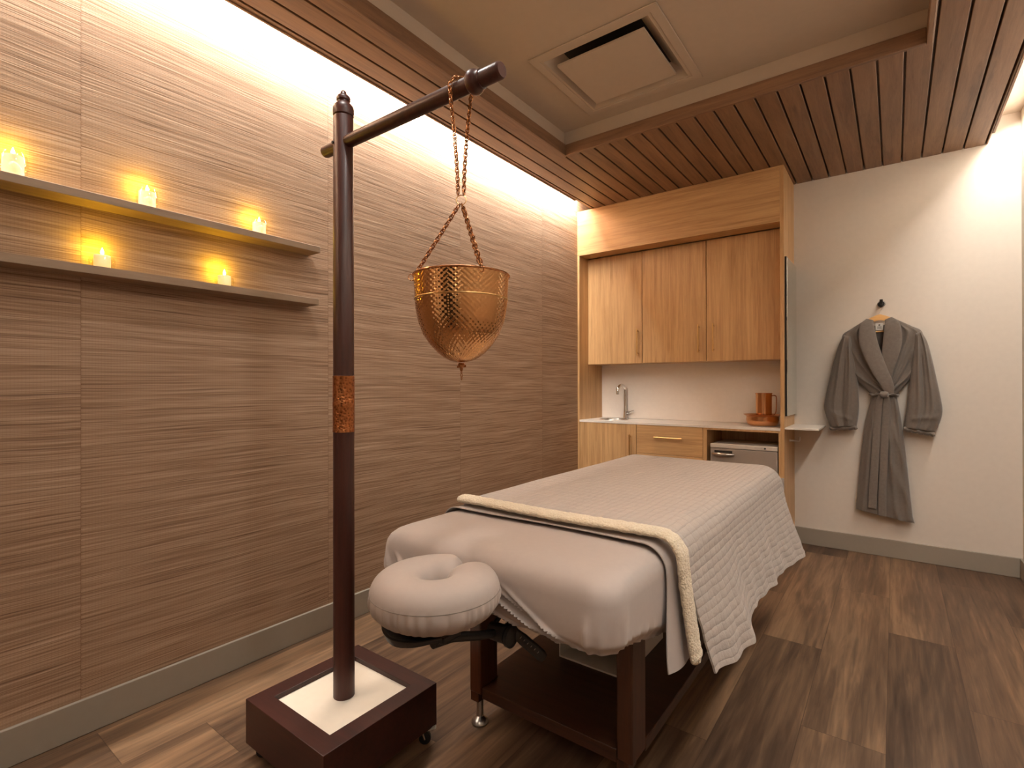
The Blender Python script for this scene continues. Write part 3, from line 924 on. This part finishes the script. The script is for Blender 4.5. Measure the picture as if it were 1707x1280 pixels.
# ------------------------------------------------------------------ face cradle
CX, CY, CZ = 1.368, .873, .706
fc = thing('face_cradle', 'horseshoe face cradle in grey cover on a black arm at the bed end', 'face cradle', (CX, CY, .56))
def horseshoe(frac, z, rx=.0895, ry=.0915, gap=.16):
    a0 = PI / 2 + gap; a1 = PI / 2 + 2 * PI - gap
    a = lerp(a0, a1, frac)
    return Vector((CX + rx * math.cos(a), CY + ry * math.sin(a), z)), Vector((math.cos(a), math.sin(a), 0))
mb = MB(); rings = []
NP = 260; NE = 9
HW, HH, SEAM = .0640, .056, .20           # half width, half height, seam height (fraction)
for i in range(-NE, NP + NE + 1):
    f = min(max(i / NP, 0), 1)
    p, d = horseshoe(f, CZ, gap=.50)
    t_ = Vector((-d.y, d.x, 0))
    e = 1.0; sh = 0
    if i < 0: q_ = -i / NE; e = math.sqrt(max(0, 1 - (q_ * .985) ** 2)); sh = -q_
    if i > NP: q_ = (i - NP) / NE; e = math.sqrt(max(0, 1 - (q_ * .985) ** 2)); sh = q_
    p = p + t_ * (sh * .040)
    ring = []
    for j in range(48):
        a = 2 * PI * j / 48
        ca, sa = math.cos(a), math.sin(a)
        n_ = 2.7
        w = HW * math.copysign(abs(ca) ** (2 / n_), ca); h = HH * math.copysign(abs(sa) ** (2 / n_), sa)
        hh = h / HH
        if ca > -.2 and hh < SEAM:                     # gathered skirt under the seam
            am = smooth((SEAM - hh) * 5) * (1 - smooth((-.80 - hh) * 6)) * smooth((ca + .2) * 4)
            g = abs(math.sin(f * 92 + 1.6 * math.sin(f * 23))) ** .6 + .8 * abs(math.sin(f * 57 + 2 * math.sin(f * 31 + 1))) ** .5
            w += .0050 * am * (g - 1.1)
            w -= .013 * smooth((-hh - .15) * 1.3)
        if hh > 0: w -= .006 * hh * hh * (1 if ca > 0 else -1)
        q_ = p + d * w + Vector((0, 0, h * e))
        if e < 1: q_ = p + d * (w * (.45 + .55 * e)) + Vector((0, 0, h * (.3 + .7 * e)))
        ring.append(q_)
    rings.append(ring)
cu = mb.ring_loft(rings).build('cushion', M['cover'], fc, sharp=80)
# stitched seam round the outside of the cushion
mb = MB()
sp = []
for i in range(2, NP - 1):
    p, d = horseshoe(i / NP, CZ + HH * SEAM, gap=.50)
    sp.append(p + d * (HW * .985))
mb.tube(sp, .0012, 6); mb.build('seam', M['robe'], cu)
# black carrier below
mb = MB(); rings = []
for i in range(0, 61):
    p, d = horseshoe(.02 + .66 * i / 60, .634, gap=.5)
    e = .30 + .70 * smooth(min(i * 1.4, (60 - i)) / 20)
    ring = []
    for (w, z) in ((-.045, .014), (-.04, .002), (-.01, -.014), (.02, -.022), (.040, -.013), (.047, .004), (.042, .006), (.03, -.004), (0, -.002), (-.036, .013)):
        ring.append(p + d * (w * e - .012) + Vector((0, 0, z * (e if z < 0 else 1))))
    rings.append(ring)
mb.ring_loft(rings).build('carrier', M['black'], fc, sharp=50)
mb = MB()
mb.box((CX - .055, CY - .03, .606), (CX + .055, CY + .03, .622))
mb.build('bracket', M['black_metal'], fc, bevel=.004)
# arms, pivot, strut and locking lever
PV = Vector((1.409, 1.066, .547))
mb = MB()
mb.tube([(CX + .01, CY - .02, .594), (CX + .016, CY + .04, .588), (PV.x - .012, PV.y - .07, .562), PV], [.012, .0125, .0115, .0105], 14)
mb.tube([(CX - .05, CY - .02, .594), (CX - .05, CY + .06, .588), (CX - .05, CY + .16, .556), (CX - .05, CY + .34, .552), (CX - .05, CY + .44, .552)], .0105, 14)
mb.tube([PV, (PV.x, PV.y + .10, .550), (PV.x, PV.y + .24, .552)], .0105, 14)
mb.build('arm', M['black_metal'], fc)
mb = MB()
mb.lathe([(-.030, .016), (-.026, .023), (.026, .023), (.030, .016)], tuple(PV), 20, 'x')
mb.lathe([(.031, .010), (.033, .028), (.043, .028), (.047, .020)], tuple(PV), 22, 'x')
mb.build('pivot', M['black'], fc)
mb = MB()
mb.tube([PV + Vector((-.02, 0, .012)), PV + Vector((-.012, .02, .034)), PV + Vector((0, .06, .036))], .007, 10)
mb.build('strut', M['black_metal'], fc)
L0, L1 = PV + Vector((.040, .008, .012)), PV + Vector((.092, .078, -.072))
mb = MB()
mb.tube([L0, L0.lerp(L1, .3), L0.lerp(L1, .9), L1], [.011, .0150, .0150, .011], 12, .35, up=(.5, -.7, .5))
lv = mb.build('lever', M['black'], fc, sharp=60)
mb = MB()
for k in range(6):
    c = L0.lerp(L1, .25 + .11 * k) + Vector((.003, -.0055, .0035))
    mb.tube([c + Vector((-.004, -.001, -.004)), c + Vector((.002, 0, .003))], .0011, 6)
mb.build('scale_marks', M['fr_grey'], lv)

# ------------------------------------------------------------------ box stored below the table
sb = thing('storage_box', 'white open-fronted box on the low shelf under the massage table', 'box', (1.34, 1.9, .1505))
x0, x1, y0, y1, z0, z1 = 1.205, 1.475, 1.70, 2.08, .1505, .40
mb = MB()
mb.box((x0, y0, z0), (x0 + .006, y1, z1)); mb.box((x1 - .006, y0, z0), (x1, y1, z1))
mb.box((x0 + .006, y0, z0), (x1 - .006, y1, z0 + .006)); mb.box((x0 + .006, y1 - .006, z0 + .006), (x1 - .006, y1, z1))
mb.box((x0, y0, z1), (x1, y1, z1 + .006))
mb.build('body', M['white'], sb)
def cloth_fn(u, v):
    x = lerp(x0 + .012, x1 - .012, u)
    a = PI * v
    sag = .012 * math.cos(x * 15) + .006 * noise.noise(Vector((x * 14, v * 3, 0)))
    return (x, y0 + .20 - .175 * math.sin(a) ** .55, .285 - .098 * math.cos(a) + sag * math.sin(a))
fcl = MB().sheet(cloth_fn, 24, 30, .01).build('folded_cloth', M['pale'])
tag(fcl, 'pale folded cloth with a dark strap inside the open white box', 'cloth')
def band_fn(u, v):
    p = Vector(cloth_fn(u, lerp(.13, .25, v))); p.y -= .004; p.z -= .002; return tuple(p)
MB().sheet(band_fn, 24, 6, .003).build('band', M['darkband'], fcl)  # dark band along the cloth's lower front

# ------------------------------------------------------------------ cabinet wall
YC, YD = 3.983, 4.14
XG0, XG1 = 1.6095, 1.634
G1 = 'oak kitchenette units on the back wall'
cs = thing('cabinet_surround', 'light oak frame of side panels and deep fascia round the kitchenette', 'cabinet', (.82, 4.2, 0))
MB().box((.0005, YC, 0), (.0195, YB - .0005, 2.34)).build('side_panel', M['oak'], cs, bevel=.001)
MB().box((XG0, YC, 0), (XG1, YB - .0005, 2.7315)).build('side_panel', M['oak'], cs, bevel=.001)
MB().box((.0005, YC, 2.3405), (XG0 - .0005, YC + .155, 2.7315)).build('fascia_board', M['oak_x'], cs, bevel=.001)
def handle_v(x, z0, z1, y, par, hz=None):
    mb = MB()
    mb.tube([(x, y - .030, z0), (x, y - .030, z1)], .0055, 12)
    for z in (z0 + .018, z1 - .018): mb.tube([(x, y - .030, z), (x, y + .001, z)], .0045, 10)
    return mb.build('handle', M['brass'], par)
def handle_h(x0, x1, z, y, par):
    mb = MB()
    mb.tube([(x0, y - .030, z), (x1, y - .030, z)], .0055, 12)
    for x in (x0 + .018, x1 - .018): mb.tube([(x, y - .030, z), (x, y + .001, z)], .0045, 10)
    return mb.build('handle', M['brass'], par)
ZD0, ZD1 = 1.386, 2.334
def upper(label, xa, xb, doors):
    t = thing('wall_cabinet', label, 'cabinet', ((xa + xb) / 2, 4.28, ZD0), G1)
    MB().box((xa, YD + .0195, ZD0), (xb, YB - .021, ZD1 + .005)).build('carcass', M['oak'], t)
    for a, b, hx in doors:
        d = MB().box((a, YD, ZD0), (b, YD + .019, ZD1)).build('door', M['oak'], t, bevel=.001)
        handle_v(hx, 1.455, 1.677, YD, d)
upper('single-door oak wall cabinet above the sink', .0205, .5345, [(.0215, .5325, .499)])
upper('double-door oak wall cabinet with two handles side by side', .5355, 1.6085, [(.537, 1.0615, 1.008), (1.0665, 1.6075, 1.121)])
# base units
def carc(mb, xa, xb, z0, z1, y0=YC + .02, y1=YB - .021):
    th = .016
    mb.box((xa, y0, z0), (xa + th, y1, z1)); mb.box((xb - th, y0, z0), (xb, y1, z1))
    mb.box((xa + th, y0, z0), (xb - th, y1, z0 + th)); mb.box((xa + th, y1 - .006, z0 + th), (xb - th, y1, z1))
t = thing('base_cabinet', 'oak base cabinet with one door under the sink', 'cabinet', (.28, 4.2, .1), G1)
mb = MB(); carc(mb, .0205, .546, .1, .876); mb.build('carcass', M['oak'], t)
d = MB().box((.0215, YC, .1), (.5445, YC + .019, .876)).build('door', M['oak'], t, bevel=.001)
handle_v(.499, .57, .795, YC, d)
t = thing('drawer_unit', 'oak drawer unit between the sink cabinet and the fridge', 'cabinet', (.81, 4.2, .1), G1)
mb = MB(); carc(mb, .5475, 1.0795, .1, .876); mb.build('carcass', M['oak'], t)
for z0, z1 in ((.648, .876), (.376, .645), (.1, .373)):
    d = MB().box((.549, YC, z0), (1.078, YC + .019, z1)).build('drawer', M['oak_x'], t, bevel=.001)
    handle_h(.707, .931, (z0 + z1) / 2 + .02, YC, d)
t = thing('fridge_niche', 'open oak niche housing the mini fridge', 'cabinet', (1.34, 4.2, .1), G1)
mb = MB()
mb.box((1.0805, YC, .1), (1.1105, YB - .021, .876)); mb.box((1.1105, YC + .02, .1), (1.5985, YB - .021, .118))
mb.box((1.5985, YC, .1), (1.609, YB - .021, .876)); mb.box((1.1105, YC, .862), (1.5985, YB - .021, .876)); 
mb.box((1.1105, YB - .03, .118), (1.5985, YB - .021, .862))
mb.build('carcass', M['oak'], t)
struct(MB().box((.0205, YC + .06, 0), (1.609, YB - .021, .098)).build('trim_15', M['dark_in']))
# splashback
struct(MB().box((.0205, YB - .02, .896), (1.609, YB - .0005, ZD1)).build('trim_16', M['splash']))
# worktop with the cut-out for the sink
SX, SY, SR = .235, 4.235, .135
circ = lambda r, n=40: [(SX + r * math.cos(2 * PI * k / n), SY + r * math.sin(2 * PI * k / n)) for k in range(n)]
wt = MB().plate([(.0205, YC - .004), (1.609, YC - .004), (1.609, YB - .021), (.0205, YB - .021)], [circ(SR - .012)], .8765, .8945).build('worktop', M['quartz'], bevel=.001)
tag(wt, 'white stone worktop over the oak base units', 'worktop')
sk = thing('sink', 'small round steel sink set in the white worktop', 'sink', (SX, SY, .895))
MB().lathe([(-.0002, SR - .013), (.0002, SR), (.003, SR - .001), (.0035, SR - .008), (.001, SR - .014), (-.03, SR - .02), (-.09, SR - .035), (-.115, SR - .07), (-.118, .02), (-.118, 0)], (SX, SY, .895), 44, cap0=False, cap1=False).build('basin', M['steel'], sk)
MB().lathe([(-.1175, 0), (-.1175, .021), (-.115, .019), (-.115, 0)], (SX, SY, .895), 20, cap0=False, cap1=False).build('drain', M['chrome'], sk)
ft = thing('faucet', 'chrome gooseneck faucet behind the round sink', 'faucet', (.268, 4.385, .895))
fx, fy = .268, 4.392
MB().lathe([(0, .024), (.004, .024), (.006, .020), (.06, .0165), (.11, .0125), (.115, .0115)], (fx, fy, .895), 24).build('body', M['chrome'], ft)
pts = [(fx, fy, 1.0)]
pts += [(fx, fy, 1.12)]
for k in range(0, 13):
    a = PI * k / 12
    pts.append((fx - .012 * (1 - math.cos(a)), fy - .055 * (1 - math.cos(a)), 1.145 + .055 * math.sin(a)))
pts.append((fx - .024, fy - .111, 1.115))
MB().tube(pts, .0125, 14).build('spout', M['chrome'], ft)
mb = MB()
mb.tube([(fx + .01, fy, .945), (fx + .040, fy, .947)], .010, 12)
mb.tube([(fx + .036, fy, .948), (fx + .062, fy - .004, .962), (fx + .085, fy - .006, .97)], [.009, .006, .004], 10)
mb.build('lever', M['chrome'], ft)
# mini fridge
fr = thing('mini_fridge', 'grey mini fridge with pale top strip in the open oak niche', 'fridge', (1.365, 4.2, .118))
MB().box((1.137, YC + .045, .120), (1.590, YB - .05, .760)).build('body', M['fr_light'], fr, bevel=.004)
d = MB().box((1.136, YC, .125), (1.591, YC + .043, .7285)).build('door', M['fr_grey'], fr, bevel=.006)
p = MB().box((1.136, YC - .002, .7305), (1.591, YC + .043, .7625)).build('control_panel', M['fr_light'], fr, bevel=.004)
MB().lathe([(-.0125, .006), (-.0025, .0065)], (1.512, YC, .7475), 16, 'y').build('knob', M['black'], p)
mb = MB()
for k in range(5): mb.box((1.444 + .0105 * k, YC - .0026, .7465), (1.452 + .0105 * k, YC - .002, .7492))
mb.build('lettering', M['fr_grey'], p)
mb = MB()
hp = [(1.156 + .145 * k / 16, YC - .002 - .024 * math.sin(PI * k / 16) ** .5, .688) for k in range(17)]
mb.tube(hp, [.010 + .006 * math.sin(PI * k / 16) for k in range(17)], 14, .8)
h_ = mb.build('handle', M['chrome'], d)
MB().box((1.166, YC - .0015, .690), (1.292, YC - .0002, .713)).build('grip_recess', M['black'], d, bevel=.0006)
# copper basin and jug
cb = thing('copper_basin', 'wide polished copper basin on the white worktop', 'basin', (1.452, 4.19, .895))
bx_, by_ = 1.457, 4.185
MB().lathe([(0, 0), (0, .085), (.004, .094), (.018, .106), (.045, .112), (.064, .110), (.072, .112), (.079, .122), (.084, .130), (.086, .1305), (.085, .126), (.078, .116), (.070, .108), (.045, .108), (.02, .10), (.006, .088), (.0045, .082), (.0045, 0)], (bx_, by_, .895), 56, cap0=False, cap1=False).build('bowl', M['coppers'], cb)
cj = thing('copper_jug', 'tall polished copper jug standing inside the copper basin', 'jug', (bx_, by_, .90))
jx, jy = bx_ + .008, by_ + .01
MB().lathe([(0, 0), (0, .052), (.003, .0555), (.11, .0545), (.225, .0555), (.236, .0585), (.238, .0585), (.237, .055), (.11, .0525), (.006, .052), (.004, 0)], (jx, jy, .9003), 48, cap0=False, cap1=False).build('body', M['coppers'], cj)
hd = Vector((.95, .2, 0)).normalized()
hp = [Vector((jx, jy, 0)) + hd * r + Vector((0, 0, z)) for r, z in ((.053, 1.118), (.075, 1.120), (.083, 1.105), (.083, 1.05), (.080, 1.0), (.068, .978), (.053, .975))]
MB().tube(cat_rom(hp, 30), .0062, 10, .6).build('handle', M['coppers'], cj)
# mirror, ledge and hook on the side of the cabinet
mr = thing('wall_mirror', 'tall frameless mirror on the side of the oak cabinet', 'mirror', (XG1, 4.2, .98))
MB().box((XG1 + .0005, 4.012, .98), (XG1 + .012, YB - .004, 2.097)).build('backing', M['black'], mr)
MB().box((XG1 + .0122, 4.013, .981), (XG1 + .0160, YB - .005, 2.096)).build('glass', M['mirror'], mr, bevel=.001)
ld = MB().box((XG1 + .0005, YC + .012, .889), (XG1 + .205, YB - .001, .901)).build('ledge', M['quartz'], bevel=.001)
ld.name = 'vanity_ledge'
tag(ld, 'white ledge below the mirror beside the hanging robe', 'shelf')
mb = MB()
mb.tube([(XG1 + .001, 4.20, .795), (XG1 + .012, 4.20, .795), (XG1 + .060, 4.20, .793), (XG1 + .064, 4.20, .800), (XG1 + .064, 4.20, .824)], [.011, .006, .006, .006, .006], 10)
hk = mb.build('coat_hook', M['steel'])
tag(hk, 'small steel hook under the white ledge on the cabinet side', 'hook')

# ------------------------------------------------------------------ robe on its hanger
wh = thing('wall_hook', 'round black wall hook above the hanging robe', 'hook', (2.176, YB, 1.765))
MB().lathe([(-.012, .020), (-.0095, .0225), (-.0005, .0225)], (2.176, YB, 1.765), 24, 'y').build('plate', M['black_metal'], wh)
MB().tube([(2.176, YB - .010, 1.765), (2.176, YB - .045, 1.762), (2.176, YB - .058, 1.772), (2.176, YB - .062, 1.790)], [.010, .009, .010, .009], 14).build('peg', M['black_metal'], wh)
HY = 4.4005
hg = thing('clothes_hanger', 'pale wooden clothes hanger holding the grey robe', 'hanger', (2.166, HY, 1.60))
def hang_fn(t_):
    x = 2.166 + .15 * t_
    return x, 1.672 - .080 * abs(t_) ** 1.35
rings = []
for k in range(-20, 21):
    x, z = hang_fn(k / 20)
    hgt = .022 - .006 * abs(k / 20)
    rings.append([(x, HY - .006, z - hgt), (x, HY + .006, z - hgt), (x, HY + .007, z), (x, HY + .005, z + hgt * .8), (x, HY - .005, z + hgt * .8), (x, HY - .007, z)])
MB().ring_loft(rings).build('shoulder_bar', M['hangwood'], hg, sharp=60)
MB().tube([(2.06, HY, 1.569), (2.28, HY, 1.569)], .005, 10).build('trouser_bar', M['hangwood'], hg)
pts = [(2.166, HY, 1.688), (2.168, HY, 1.715), (2.184, HY - .002, 1.738)]
for k in range(7):
    a = -.5 + k * .55
    pts.append((2.176 + .020 * math.cos(a), HY - .002, 1.762 + .020 * math.sin(a)))
MB().tube(cat_rom(pts, 40), .0018, 8).build('hanger_hook', M['steel'], hg)

rb = thing('hanging_bathrobe', 'grey bathrobe with shawl collar and tied belt hanging on the pale back wall', 'robe', (2.17, 4.38, .27))
def loft_flat(rows, yc, df, dbk, nz=70, nx=40, fold=None, seed=0, ymin=None):
    """closed cloth volume between left and right edges: rows = [(xl, zl, xr, zr), ...] top to bottom"""
    A = cat_rom([(r[0], 0, r[1]) for r in rows], nz); B = cat_rom([(r[2], 0, r[3]) for r in rows], nz)
    rings = []
    for i in range(nz + 1):
        v = i / nz
        ring = []
        endf = min(1, math.sqrt(min(v, 1 - v) / .02 + .05)) if min(v, 1 - v) < .02 else 1
        for j in range(nx):
            u = j / (nx - 1)
            p = A[i].lerp(B[i], u)
            b = math.sqrt(max(0, 1 - (2 * u - 1) ** 4))
            d = df * b * endf
            if fold: d += fold(u, v, p) * b
            d += .006 * noise.noise(Vector((p.x * 14, p.z * 9, seed))) * b
            ring.append((p.x, yc - d, p.z))
        for j in range(nx - 2, 0, -1):
            u = j / (nx - 1)
            p = A[i].lerp(B[i], u)
            b = math.sqrt(max(0, 1 - (2 * u - 1) ** 4))
            ring.append((p.x, yc + dbk * b * endf, p.z))
        rings.append(ring)
    return MB().ring_loft(rings)
def ridges(lst):
    """oblique fold ridges: (u0, v0, u1, v1, amplitude, width)"""
    def f(u, v, p):
        d = 0
        for (ua, va, ub, vb, am, wd) in lst:
            t_ = ((u - ua) * (ub - ua) + (v - va) * (vb - va)) / ((ub - ua) ** 2 + (vb - va) ** 2)
            tc = max(0, min(1, t_))
            dd = math.hypot(u - lerp(ua, ub, tc), (v - lerp(va, vb, tc)) * .8)
            d += am * math.exp(-(dd / wd) ** 2)
        return d * 1.45
    return f
# back of the robe, seen inside the neck
loft_flat([(2.095, 1.615, 2.238, 1.615), (2.01, 1.575, 2.32, 1.575), (1.965, 1.50, 2.385, 1.50), (1.99, 1.33, 2.355, 1.33), (2.05, 1.22, 2.31, 1.22), (2.12, 1.12, 2.25, 1.12)], 4.418, .006, .006, 30, 24).build('back_panel', M['robe'], rb, sharp=80)
loft_flat([(2.075, 1.648, 2.108, 1.655), (2.00, 1.597, 2.128, 1.58), (1.948, 1.552, 2.142, 1.50), (1.955, 1.45, 2.165, 1.41), (1.978, 1.34, 2.20, 1.30), (2.022, 1.25, 2.225, 1.21), (2.065, 1.195, 2.240, 1.165), (2.122, 1.125, 2.245, 1.12)], 4.381, .022, .010,
          fold=ridges([(.1, .3, .8, .95, .012, .06), (.35, .15, .85, .8, .010, .05), (.05, .62, .6, .97, .012, .05), (.2, .45, .7, .9, -.008, .04)]), seed=1).build('front_panel', M['robe'], rb, sharp=80)
loft_flat([(2.215, 1.66, 2.262, 1.645), (2.195, 1.58, 2.34, 1.595), (2.185, 1.50, 2.397, 1.552), (2.175, 1.41, 2.392, 1.45), (2.172, 1.30, 2.372, 1.34), (2.172, 1.21, 2.338, 1.25), (2.172, 1.165, 2.305, 1.195), (2.172, 1.12, 2.255, 1.125)], 4.383, .018, .010,
          fold=ridges([(.9, .3, .35, .95, .012, .06), (.7, .2, .3, .8, .010, .05), (.95, .62, .5, .97, .012, .05), (.75, .55, .45, .9, -.008, .04)]), seed=2).build('front_panel', M['robe'], rb, sharp=80)
# skirt
loft_flat([(2.124, 1.15, 2.254, 1.15), (2.105, 1.05, 2.272, 1.05), (2.078, .90, 2.292, .90), (2.056, .70, 2.312, .70), (2.040, .50, 2.328, .50), (2.028, .37, 2.342, .34), (2.026, .335, 2.348, .295), (2.026, .318, 2.354, .266)], 4.386, .034, .026, 90, 50,
          fold=ridges([(.62, 0, .75, 1, .010, .05), (.2, .05, .12, .95, .010, .06), (.9, .1, .93, .9, .010, .04), (.45, .3, .5, 1, -.008, .04), (.7, .25, .95, .45, .006, .03), (.65, .45, .95, .62, .006, .03), (.1, .15, .3, .35, .006, .03)]), seed=3).build('skirt', M['robe'], rb, sharp=80)
# sleeves
loft_flat([(1.955, 1.556, 2.0, 1.545), (1.925, 1.48, 2.012, 1.44), (1.893, 1.36, 2.028, 1.33), (1.862, 1.21, 2.042, 1.215), (1.838, 1.08, 2.046, 1.10), (1.835, 1.02, 2.046, 1.02), (1.855, .945, 2.040, .95), (1.875, .885, 2.032, .905)], 4.374, .042, .030, 80, 40,
          fold=ridges([(.3, .1, .35, .95, .009, .07), (.75, .15, .7, .9, .008, .06), (.5, .3, .55, 1, -.008, .05), (.2, .75, .8, .85, .006, .03)]), seed=4).build('sleeve', M['robe'], rb, sharp=80)
loft_flat([(2.362, 1.545, 2.392, 1.556), (2.352, 1.44, 2.424, 1.48), (2.340, 1.33, 2.450, 1.36), (2.330, 1.215, 2.474, 1.22), (2.320, 1.10, 2.495, 1.09), (2.312, 1.02, 2.500, 1.02), (2.304, .95, 2.484, .945), (2.302, .905, 2.458, .880)], 4.374, .042, .030, 80, 40,
          fold=ridges([(.3, .15, .35, .95, .008, .07), (.75, .1, .7, .9, .009, .06), (.5, .3, .45, 1, -.008, .05), (.2, .8, .85, .78, .006, .03)]), seed=5).build('sleeve', M['robe'], rb, sharp=80)
for a, b, zz in (((1.870, 4.372, .880), (2.034, 4.372, .900), 0), ((2.299, 4.372, .900), (2.460, 4.372, .872), 0)):
    P_ = [Vector(a).lerp(Vector(b), k / 24) + Vector((0, 0, .003 * math.sin(k * 1.3))) for k in range(25)]
    MB().tube(P_, [.017 if 0 < k < 24 else .012 for k in range(25)], 16, 1.9, up=(0, 1, 0)).build('cuff', M['robe2'], rb)
# shawl collar: two plush ribbons
def ribbon(pts, wid, th, up, n=70):
    P_ = cat_rom(pts, n)
    W = cat_rom([(w, 0, 0) for w in wid], n)
    return MB().tube(P_, [w.x for w in W], 22, th, up=up)
ribbon([(2.215, 4.352, 1.652), (2.236, 4.336, 1.60), (2.238, 4.328, 1.50), (2.224, 4.324, 1.40), (2.205, 4.326, 1.30), (2.20, 4.334, 1.18)], [.022, .044, .052, .048, .038, .024], .20, (0, 1, 0)).build('collar', M['robe2'], rb)
ribbon([(2.112, 4.352, 1.652), (2.096, 4.334, 1.60), (2.102, 4.322, 1.50), (2.130, 4.314, 1.40), (2.170, 4.308, 1.29), (2.208, 4.312, 1.20), (2.222, 4.326, 1.135)], [.022, .044, .052, .050, .044, .036, .024], .20, (0, 1, 0)).build('collar', M['robe2'], rb)
# belt
bp = []
for k in range(41):
    a = PI + PI * k / 40
    bp.append((2.189 + .068 * math.cos(a), 4.39 + .066 * math.sin(a), 1.128 + .004 * math.sin(k * .5)))
belt = MB().tube(bp, .020, 14, .30, up=(0, 1, 0)).build('belt', M['robe2'], rb)
MB().lathe([(-.024, .010), (-.018, .020), (0, .023), (.018, .020), (.024, .010)], (2.192, 4.318, 1.132), 20, 'x').build('knot', M['robe2'], belt)
ribbon([(2.172, 4.318, 1.125), (2.160, 4.334, 1.05), (2.150, 4.336, .90), (2.140, 4.334, .70), (2.128, 4.334, .50), (2.122, 4.338, .345)], [.016, .022, .022, .023, .024, .024], .22, (0, 1, 0)).build('belt_tail', M['robe2'], belt)
ribbon([(2.205, 4.318, 1.125), (2.205, 4.332, 1.05), (2.196, 4.334, .90), (2.188, 4.332, .70), (2.180, 4.332, .48), (2.178, 4.336, .300)], [.014, .021, .022, .022, .022, .023], .22, (0, 1, 0)).build('belt_tail', M['robe2'], belt)
mb = MB()
mb.box((2.142, 4.4085, 1.580), (2.186, 4.4105, 1.630)); tg = mb.build('label_tag', M['white'], rb, bevel=.0008)
mb = MB()
mb.tube([(2.164, 4.408, 1.616), (2.164, 4.4072, 1.616)], .006, 14)
for k in range(3): mb.box((2.152, 4.4078, 1.603 - .006 * k), (2.176, 4.4084, 1.6055 - .006 * k))
mb.build('crest', M['robe'], tg)

# ------------------------------------------------------------------ world and view
w = bpy.data.worlds.new('world'); S.world = w; w.use_nodes = True
w.node_tree.nodes['Background'].inputs[0].default_value = (1, .85, .7, 1)
w.node_tree.nodes['Background'].inputs[1].default_value = 0.0
vs_ = S.view_settings
S.display_settings.display_device = 'sRGB'
vs_.view_transform = 'Standard'; vs_.look = 'None'; vs_.gamma = 1.0; vs_.use_curve_mapping = False
vs_.exposure = 0.0
S.cycles.diffuse_bounces = 6
S.cycles.max_bounces = 14
S.cycles.caustics_reflective = False
S.cycles.caustics_refractive = False
